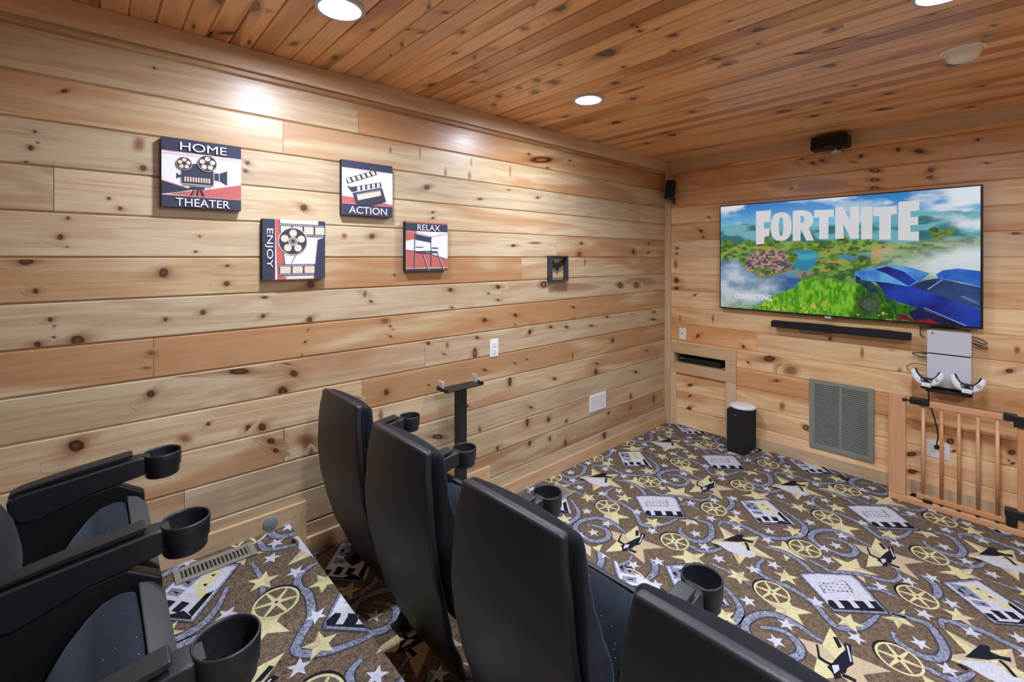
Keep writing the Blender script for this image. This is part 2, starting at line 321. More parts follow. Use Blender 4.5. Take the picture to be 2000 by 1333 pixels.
KN_L=[(-4.226,1.653,0.0121,0.0086,1.54,0),(-4.205,1.727,0.005,0.0036,1.51,0),(-4.208,1.624,0.0029,0.0021,1.55,0),(-4.094,1.808,0.0053,0.0039,1.46,0),(-4.063,1.771,0.0076,0.0058,1.48,0),(-4.309,1.572,0.0166,0.0124,3.13,0),(-4.286,1.468,0.0084,0.0058,1.62,0),(-3.929,1.524,0.0176,0.0141,1.61,0),(-3.716,1.472,0.0138,0.0119,1.68,0),(-3.709,1.55,0.0067,0.0052,3.11,0),(-3.823,1.609,0.005,0.0041,1.55,0),(-3.809,1.674,0.0042,0.0035,1.5,0),(-3.798,1.354,0.0101,0.0084,1.75,0),(-3.923,1.336,0.0073,0.0057,1.73,0),(-4.25,1.366,0.0071,0.005,1.66,0),(-4.24,1.341,0.0029,0.002,1.67,0),(-4.171,1.318,0.0066,0.0048,1.69,0),(-4.18,1.282,0.0195,0.0169,2.02,0),(-4.157,1.273,0.0044,0.0032,1.71,0),(-4.242,1.299,0.0057,0.004,1.69,0),(-4.281,1.281,0.0112,0.0077,1.69,0),(-4.293,1.269,0.0028,0.0019,1.69,0),(-3.967,1.207,0.019,0.0109,2.93,1),(-3.982,1.151,0.015,0.0062,2.95,1),(-3.97,1.046,0.0138,0.0113,2.27,0),(-3.662,1.083,0.0392,0.0121,2.96,0),(-4.183,0.9,0.0231,0.0176,2.26,0),(-3.778,0.881,0.0071,0.0054,1.98,0),(-3.86,0.839,0.0243,0.0154,2.69,1),(-3.627,0.826,0.0134,0.0103,2.06,0),(-4.214,2.184,0.0088,0.0061,-2.66,0),(-4.006,2.027,0.0281,0.0162,1.49,1),(-3.993,1.935,0.0107,0.0081,1.38,0),(-4.298,1.966,0.0082,0.0055,1.43,0),(-4.281,1.987,0.0032,0.0022,1.42,0),(-4.309,1.913,0.0056,0.0038,1.45,0),(-3.959,2.337,0.0045,0.0032,1.23,0),(-4.288,2.024,0.0044,0.003,1.41,0),(-3.632,2.006,0.0082,0.0069,1.19,0),(-3.639,1.969,0.0081,0.0069,1.22,0),(-4.096,1.808,0.0054,0.004,1.46,0),(-4.062,1.772,0.0069,0.0052,1.47,0),(-4.205,1.727,0.0052,0.0037,1.51,0),(-4.225,1.658,0.0096,0.0068,1.54,0),(-3.392,1.824,0.014,0.0129,1.08,0),(-2.709,1.993,0.0157,0.0131,-2.79,0),(-3.047,1.697,0.013,0.0122,-2.88,0),(-2.67,1.85,0.0071,0.0059,-2.91,0),(-2.669,1.816,0.007,0.006,-2.94,0),(-2.318,1.958,0.0125,0.0065,-3.02,0),(-2.031,1.666,0.0165,0.0078,-3.12,0),(-3.195,1.695,0.0133,0.0129,-2.56,1),(-2.072,2.04,0.007,0.0051,-2.93,0),(-1.797,2.012,0.0105,0.0073,-2.97,0),(-1.822,1.688,0.0578,0.0091,-3.12,1),(-1.311,1.693,0.0157,0.01,-3.11,0),(-1.334,1.608,0.0187,0.018,-3.09,2),(-1.737,1.389,0.0267,0.0203,3.05,2),(-2.546,1.39,0.0131,0.0108,2.99,0),(-2.511,1.383,0.0066,0.0054,2.99,0),(-2.168,1.391,0.0155,0.0118,3.04,0),(-2.168,1.305,0.0089,0.0067,3.0,0),(-2.915,1.489,0.0054,0.0049,2.99,0),(-3.086,1.396,0.0121,0.0113,2.69,0),(-3.05,1.353,0.0051,0.0047,2.69,0),(-2.25,1.352,0.0064,0.005,3.01,0),(-1.886,2.309,0.0102,0.007,-2.85,0),(-1.757,2.287,0.0934,0.02,-2.99,2),(-1.449,2.326,0.0106,0.0067,-2.9,0),(-1.697,2.235,0.011,0.0073,-2.9,0),(-2.756,2.188,0.0293,0.005,1.57,1),(-2.581,2.093,0.0261,0.0091,1.55,1),(-2.388,2.181,0.0209,0.007,1.55,1),(-2.402,2.095,0.024,0.0119,1.53,1),(-2.94,2.171,0.0168,0.0061,1.55,1),(-2.061,2.166,0.0432,0.0058,1.57,1),(-3.562,1.404,0.0109,0.006,3.06,0),(-3.569,1.319,0.0081,0.0071,1.89,0),(-3.365,1.284,0.0124,0.0112,2.14,0),(-3.361,1.453,0.0171,0.0162,1.98,0),(-3.711,1.472,0.0101,0.0087,1.68,0),(-3.085,1.395,0.0184,0.0128,1.62,1),(-3.052,1.352,0.0066,0.0061,2.68,0),(-2.545,1.392,0.0149,0.0123,2.99,0),(-2.508,1.384,0.0087,0.0071,2.99,0),(-2.534,1.283,0.0065,0.0053,2.92,0),(-2.971,1.242,0.0292,0.0173,3.0,1),(-2.941,1.21,0.0053,0.0047,2.67,0),(-2.926,1.194,0.0045,0.0039,2.67,0),(-2.939,1.153,0.0063,0.0054,2.63,0),(-3.386,1.178,0.0051,0.0045,2.16,0),(-3.372,1.235,0.0037,0.0033,2.15,0),(-3.4,1.113,0.014,0.006,1.6,1),(-3.474,1.077,0.0182,0.012,2.86,0),(-3.437,1.036,0.0164,0.0132,2.61,0),(-3.485,0.962,0.0218,0.0178,2.12,0),(-3.655,1.081,0.0402,0.0114,2.96,1),(-3.573,0.817,0.0172,0.0133,2.1,0),(-3.536,0.743,0.0159,0.0111,2.58,0),(-3.516,0.694,0.0121,0.0081,2.6,0),(-3.377,0.7,0.0575,0.0363,2.68,1),(-2.964,0.854,0.0162,0.0117,1.8,0),(-2.701,1.086,0.0101,0.0083,2.74,0),(-2.569,1.061,0.0177,0.0125,1.7,1),(-2.36,0.98,0.0277,0.0116,1.6,2),(-2.342,1.078,0.0107,0.0082,2.85,0),(-2.593,1.009,0.0064,0.0051,2.74,0),(-2.996,0.735,0.0285,0.0134,1.64,1),(-2.636,0.526,0.0295,0.0108,2.84,2),(-2.417,0.66,0.0095,0.0069,2.66,0),(-2.696,0.843,0.0052,0.004,2.62,0),(-3.13,0.857,0.0319,0.0074,2.93,1),(-3.357,0.638,0.0259,0.0135,1.68,1),(-1.309,1.696,0.0152,0.0097,-3.11,0),(-1.335,1.613,0.0221,0.0193,1.55,2),(-1.265,1.547,0.028,0.0088,1.57,1),(-0.582,1.637,0.022,0.0196,1.54,0),(-0.334,1.716,0.0152,0.0082,-3.11,0),(-0.34,1.631,0.0151,0.0082,-3.13,0),(-0.785,1.345,0.0262,0.0213,3.02,2),(-0.534,1.339,0.0285,0.0222,3.04,2),(-1.405,1.201,0.0126,0.0081,3.02,0),(-2.012,1.191,0.0149,0.0108,2.96,0),(-2.28,1.182,0.0162,0.0124,2.92,0),(-2.012,1.128,0.0066,0.0048,2.94,0),(-1.875,1.062,0.0153,0.0135,2.04,0),(-1.66,1.075,0.0134,0.009,2.96,0),(-1.485,1.057,0.0143,0.0093,2.96,0),(-1.182,1.036,0.0138,0.0084,2.98,0),(-0.974,1.092,0.0148,0.0088,3.01,0),(-1.394,1.112,0.0106,0.0068,2.99,0),(-0.242,1.07,0.0188,0.0099,3.03,0),(-0.248,1.0,0.0313,0.0099,3.04,0),(-0.895,0.883,0.0181,0.0125,1.69,0),(-1.415,0.828,0.0245,0.0104,1.6,1),(-1.125,0.65,0.0261,0.0161,1.68,0),(-1.111,0.72,0.0143,0.0085,2.9,0),(-1.619,0.688,0.0139,0.0089,2.84,0),(-2.28,0.862,0.0105,0.0077,2.77,0),(-2.012,0.863,0.0067,0.0047,2.83,0),(-1.903,0.874,0.007,0.0048,2.85,0),(-2.064,0.749,0.0287,0.0128,1.62,0),(-0.545,0.557,0.0202,0.0109,2.91,0),(-0.364,0.726,0.0152,0.008,2.95,0),(-1.863,0.529,0.0109,0.0071,2.75,0),(-1.901,0.436,0.0298,0.0119,1.62,0),(-1.682,0.402,0.0184,0.0111,1.71,0),(-0.623,0.354,0.022,0.011,1.64,0),(-0.952,0.281,0.0124,0.0094,1.95,0),(-0.623,0.253,0.0133,0.0104,2.03,0),(-1.487,0.343,0.0118,0.0093,2.18,0),(-1.497,0.178,0.0243,0.01,1.63,0),(-1.011,0.111,0.0269,0.0165,1.74,0),(-1.669,0.257,0.0157,0.0075,1.65,0),(-1.877,0.281,0.0177,0.0102,1.71,0),(-0.242,0.252,0.0334,0.0124,1.6,0),(-2.416,0.654,0.0101,0.0073,2.66,0),(-2.173,0.327,0.0142,0.0075,1.68,0),(-2.321,0.487,0.023,0.014,1.73,1),(-1.394,1.357,0.3365,0.0327,3.1,3),(-0.453,1.365,0.2628,0.0418,3.11,3)]
KN_R=[(1.155,2.35,0.0176,0.0144,1.95,0),(1.288,2.316,0.0212,0.0172,1.9,0),(1.229,2.319,0.0148,0.0109,2.81,0),(1.534,2.324,0.012,0.0093,1.84,0),(1.743,2.336,0.0127,0.0094,1.8,0),(1.853,2.306,0.0207,0.0142,2.81,0),(2.132,2.329,0.0081,0.0055,1.74,0),(1.912,2.169,0.0159,0.013,1.89,0),(1.903,2.127,0.0142,0.0124,2.38,0),(1.614,2.209,0.0228,0.0139,2.92,2),(1.614,2.141,0.0227,0.0114,2.97,2),(1.614,2.081,0.0206,0.0127,2.96,2),(2.17,2.177,0.0096,0.0066,2.85,0),(1.082,2.14,0.0103,0.0088,1.91,0),(0.341,1.83,0.0137,0.013,2.59,0),(0.416,1.949,0.0085,0.0079,2.41,0),(1.205,2.15,0.2942,0.0557,3.02,3),(1.491,2.288,0.0284,0.0065,2.98,1),(0.92,0.745,0.0426,0.0233,-2.91,0),(1.027,0.678,0.0886,0.0615,-2.79,3),(1.079,0.677,0.0579,0.0405,-2.78,1),(0.973,0.574,0.0141,0.0083,-2.83,0),(1.016,0.374,0.0323,0.0189,1.44,1),(1.184,0.248,0.0199,0.0149,1.09,2),(1.75,0.791,0.0238,0.0139,1.47,1),(1.541,0.89,0.0381,0.0092,1.56,1),(0.714,0.816,0.0118,0.0102,0.97,0),(0.314,0.858,0.0126,0.0072,-2.95,0),(1.345,0.959,0.0238,0.0067,1.56,0),(0.236,0.386,0.0185,0.0118,-2.79,0),(0.236,0.288,0.0126,0.01,-2.39,0),(0.226,0.163,0.0199,0.0155,-2.38,0),(0.245,0.207,0.0056,0.0044,-2.38,0),(0.753,0.687,0.0095,0.008,0.98,0),(1.711,0.944,0.0175,0.0125,-2.83,1),(1.815,0.24,0.0247,0.0133,-2.7,0),(1.819,0.125,0.0252,0.0147,-2.62,0),(0.108,1.672,0.0119,0.0112,3.02,0),(0.1,1.621,0.009,0.0084,3.09,0),(0.1,1.364,0.0225,0.0208,1.34,0),(0.1,1.287,0.0181,0.0167,-2.79,0),(0.34,1.831,0.0138,0.0107,3.03,0),(0.362,1.773,0.0083,0.008,2.61,0),(0.419,1.947,0.0069,0.0065,2.41,0),(0.282,1.235,0.0086,0.008,-2.59,0),(0.137,1.003,0.0348,0.0074,1.57,1),(0.452,1.034,0.033,0.0106,1.56,1),(0.312,0.858,0.0146,0.0128,-2.43,0),(0.093,1.518,0.0365,0.018,1.57,1),(1.911,0.465,0.0155,0.0093,-2.71,0),(2.006,0.385,0.0213,0.0158,1.02,0),(2.023,0.326,0.0091,0.0064,-2.44,0),(2.277,0.398,0.0177,0.0129,0.84,0),(2.282,0.332,0.0093,0.0065,-2.38,0),(2.267,0.342,0.0063,0.0039,1.33,0),(2.294,1.732,0.0161,0.0074,3.09,0),(2.267,0.892,0.0149,0.0115,-2.66,0),(2.299,1.024,0.021,0.0119,1.5,1),(2.207,2.5,0.0111,0.0072,2.72,0),(2.132,2.329,0.0095,0.0064,1.74,0)]
KN_C=[(0.843,-3.221,0.0118,0.0061,2.65,0),(0.851,-3.155,0.0105,0.0076,-2.47,0),(0.66,-3.141,0.0117,0.0088,-2.6,0),(0.642,-3.194,0.0095,0.0062,-2.48,0),(0.771,-3.018,0.0108,0.0097,3.09,0),(0.506,-3.147,0.0135,0.0058,2.69,0),(0.372,-3.132,0.0101,0.004,2.72,0),(1.161,-2.866,0.0258,0.0208,1.03,0),(1.112,-2.951,0.0112,0.0082,0.89,0),(0.965,-2.851,0.0155,0.01,0.85,0),(1.051,-2.816,0.0075,0.007,1.53,0),(0.592,-2.929,0.0118,0.0104,-3.03,0),(0.733,-2.83,0.0273,0.0212,-2.38,1),(0.624,-2.84,0.0131,0.0098,2.59,0),(0.528,-2.759,0.0138,0.0125,-2.78,0),(0.818,-2.732,0.0109,0.0091,0.88,0),(0.202,-2.789,0.0301,0.0217,-2.5,0),(0.376,-2.662,0.0147,0.0127,-2.57,0),(0.52,-2.698,0.0123,0.0095,-2.4,0),(0.825,-2.485,0.0111,0.0099,1.74,0),(1.052,-2.429,0.0502,0.0379,1.14,0),(1.275,-2.551,0.0134,0.01,1.73,0),(1.275,-2.523,0.0085,0.0065,1.56,0),(1.266,-2.488,0.0117,0.0088,1.59,0),(1.32,-2.455,0.011,0.008,1.35,0),(1.336,-2.362,0.0241,0.0152,1.1,0),(1.268,-2.218,0.0116,0.0082,1.38,0),(1.016,-2.235,0.0121,0.0094,1.64,0),(0.869,-2.092,0.0208,0.0163,1.31,0),(0.873,-1.955,0.0188,0.0146,1.49,0),(0.796,-1.813,0.0228,0.0165,1.8,0),(0.617,-2.427,0.0178,0.0166,1.23,0),(0.658,-2.341,0.0277,0.0213,0.97,0),(0.477,-2.425,0.0151,0.0137,0.91,0),(0.49,-2.31,0.0224,0.0192,0.98,0),(0.303,-2.421,0.0203,0.0158,2.48,0),(0.173,-2.349,0.0169,0.013,2.5,0),(0.306,-1.862,0.0269,0.0217,2.07,0),(0.453,-1.49,0.0384,0.0278,1.9,0),(0.332,-1.655,0.0185,0.0141,1.99,0),(0.559,-1.037,0.0306,0.0221,1.41,0),(0.554,-0.916,0.0397,0.0265,1.72,0),(0.288,-0.832,0.0274,0.0183,1.85,0),(1.37,-2.722,0.0082,0.0042,2.06,0),(1.596,-2.126,0.0343,0.0203,1.3,0),(1.359,-1.995,0.026,0.0131,1.0,0),(1.538,-2.199,0.0098,0.0061,1.42,0),(1.545,-2.294,0.0105,0.0066,1.48,0),(1.269,-2.221,0.0128,0.0084,1.16,0),(1.326,-2.126,0.016,0.0059,1.96,0),(1.549,-2.009,0.0114,0.0068,1.4,0),(1.367,-1.891,0.0197,0.0099,1.01,0),(1.799,-1.919,0.0126,0.0064,1.18,0),(2.085,-1.785,0.0148,0.0064,1.17,0),(1.691,-1.524,0.0367,0.0156,1.01,0),(1.306,-0.886,0.062,0.0353,1.36,0),(1.544,-0.888,0.0426,0.0219,1.21,0),(1.815,-0.807,0.0372,0.0175,1.3,0),(1.749,-0.477,0.0716,0.0263,0.98,0),(2.165,-0.604,0.0326,0.013,1.13,0),(2.109,-0.147,0.0375,0.0155,1.23,0),(0.915,-1.327,0.025,0.0165,1.24,0),(1.173,-1.287,0.0184,0.0113,1.28,0),(1.709,-1.114,0.0212,0.0106,1.25,0),(0.551,-0.916,0.035,0.0237,1.69,0),(1.408,-0.651,0.0347,0.0187,1.31,0),(1.333,-1.038,0.0189,0.0108,1.37,0),(2.219,-1.377,0.0247,0.0085,1.01,0),(2.237,-1.486,0.0143,0.0057,1.17,0),(1.923,-1.373,0.0323,0.0151,1.28,1),(2.085,-1.091,0.0387,0.0148,1.05,0),(1.943,-2.093,0.0151,0.0048,1.65,0),(1.699,-1.732,0.2664,0.0361,0.85,3),(1.861,-1.731,0.1525,0.0223,0.85,3),(0.384,-3.79,0.0353,0.0194,-2.86,0),(0.415,-3.696,0.0374,0.0161,3.05,0),(0.4,-3.664,0.0408,0.0107,0.79,1),(0.119,-3.727,0.0389,0.0127,-2.39,0),(0.201,-3.497,0.019,0.012,-2.87,0),(0.183,-3.312,0.019,0.0123,3.12,0),(0.539,-3.297,0.0118,0.0087,-3.05,0),(0.089,-3.841,0.0154,0.0049,3.09,0),(0.084,-3.643,0.0167,0.0056,3.0,0)]
JT_L=[(-4,-3.484),(-2,-4.241),(3,-2.722),(4,-3.101),(5,-3.479),(-1,-1.596),(0,-1.957),(1,-2.135),(5,-3.482),(6,-3.861),(-3,-0.476),(-5,-3.121),(2,-3.961)]
JT_R=[(4,0.822),(5,1.818),(2,0.554),(-5,1.405)]
CPT={'hatstar':[(0.772,0.19),(0.984,0.131),(0.993,-0.072),(0.792,0.795),(0.654,0.946)],'hatstarA':[(0.772,0.203),(0.66,0.024),(0.796,-0.147)],'gownstar':[(0.122,0.565),(0.319,0.641),(0.456,0.492),(0.341,0.307),(0.128,0.369)],'S1':[(0.697,0.229),(0.692,0.118),(0.582,0.059),(0.514,0.146),(0.566,0.26)],'S2':[(0.642,0.755),(0.741,0.837),(0.847,0.765),(0.817,0.65),(0.692,0.644)],'S3':[(0.384,0.593),(0.419,0.708),(0.5,0.719),(0.57,0.614),(0.495,0.528)],'S4':[(0.973,0.579),(1.019,0.481),(0.972,0.415),(0.907,0.437),(0.933,0.505)],'S4b':[(0.972,0.575),(1.058,0.487),(0.985,0.377),(0.907,0.427)],'S6':[(0.064,0.087),(0.087,0.202),(0.184,0.266),(0.219,0.174),(0.168,0.081)],'tkB':[(0.575,0.468),(0.627,0.541),(0.753,0.664),(0.788,0.644),(0.927,0.486),(0.76,0.318),(0.737,0.331),(0.623,0.428)],'tkBband':[(0.702,0.361),(0.858,0.534),(0.917,0.491),(0.757,0.331),(0.731,0.335)],'tkBtext':[(0.661,0.451),(0.741,0.59),(0.788,0.539),(0.698,0.411)],'tkA':[(0.099,0.947),(0.248,1.116),(0.355,1.05),(0.43,0.921),(0.283,0.774),(0.262,0.787)],'tkA2':[(0.076,0.947),(0.178,1.095),(0.433,0.931),(0.269,0.774)],'tkA2blk':[(0.198,0.126),(0.234,0.139),(0.42,-0.005),(0.38,-0.045),(0.34,-0.018),(0.333,0.028),(0.286,0.028),(0.279,0.076),(0.236,0.083)],'tkA2yel':[(0.122,-0.005),(0.217,0.09),(0.276,0.03),(0.193,-0.064)],'rib1':[(0.772,1.031),(0.729,1.034),(0.667,1.049),(0.598,1.039),(0.551,1.002),(0.521,0.935),(0.519,0.869),(0.551,0.826),(0.604,0.809),(0.67,0.814),(0.709,0.84),(0.727,0.896),(0.708,0.939),(0.662,0.963),(0.616,0.95),(0.568,0.91)],'rib2':[(0.412,0.456),(0.408,0.377),(0.447,0.321),(0.504,0.311),(0.568,0.326),(0.678,0.303),(0.741,0.252),(0.781,0.224),(0.816,0.238),(0.859,0.297),(0.888,0.388),(0.896,0.451)],'rib3':[(0.362,0.56),(0.449,0.594),(0.526,0.587),(0.589,0.554),(0.628,0.514),(0.633,0.452),(0.613,0.423)],'rib4':[(0.534,0.643),(0.567,0.634),(0.635,0.622),(0.681,0.617),(0.736,0.666),(0.806,0.718),(0.855,0.733),(0.904,0.77),(0.92,0.835),(0.901,0.898)],'rib5':[(0.941,0.641),(0.893,0.647),(0.846,0.632),(0.815,0.583),(0.816,0.522),(0.853,0.481),(0.891,0.479),(0.93,0.491),(0.984,0.52)],'rib6':[(0.319,1.048),(0.421,0.996),(0.472,0.937),(0.478,0.842),(0.444,0.757),(0.368,0.679),(0.303,0.668),(0.227,0.676),(0.176,0.655),(0.112,0.623),(0.117,0.568)],'rib7':[(-0.05,0.501),(0.031,0.536),(0.075,0.541),(0.112,0.486),(0.135,0.421),(0.127,0.357),(0.09,0.316),(0.039,0.312),(-0.003,0.329),(-0.025,0.372)],'rib8':[(0.229,0.201),(0.326,0.21),(0.41,0.204),(0.463,0.192)],'rib9':[(0.007,0.937),(0.048,0.912),(0.077,0.854),(0.076,0.777)],'rib10':[(0.076,0.255),(0.129,0.256),(0.166,0.264),(0.197,0.307),(0.222,0.37)],'gown':[(0.178,0.393),(0.203,0.429),(0.271,0.486),(0.317,0.465),(0.356,0.477),(0.374,0.441),(0.357,0.403),(0.318,0.395),(0.26,0.374),(0.203,0.388)],'gownman':[(0.193,0.438),(0.214,0.512),(0.231,0.571),(0.256,0.588),(0.261,0.552),(0.289,0.555),(0.316,0.574),(0.319,0.548),(0.286,0.531),(0.253,0.488)],'gownleg':[(0.286,0.524),(0.305,0.505),(0.33,0.464)],'gowntail':[(0.17,0.366),(0.183,0.381),(0.209,0.375),(0.2,0.357)],'hatman':[(0.833,0.145),(0.854,0.16),(0.868,0.098),(0.884,0.056),(0.871,0.016),(0.873,-0.014),(0.86,-0.033),(0.868,-0.048),(0.85,-0.077),(0.838,-0.054),(0.816,-0.039),(0.825,-0.007),(0.828,0.018),(0.837,0.076),(0.845,0.108)],'hatshirt':[(0.827,0.929),(0.844,0.952),(0.853,0.929),(0.844,0.894)],'hathat':[(0.792,0.146),(0.806,0.157),(0.833,0.116),(0.824,0.097)],'hatcane':[(0.759,0.05),(0.776,0.006),(0.785,-0.019)],'hatarm':[(0.781,0.932),(0.802,0.929),(0.827,0.932)],'hatleg':[(0.865,0.911),(0.884,0.917),(0.908,0.92)]}
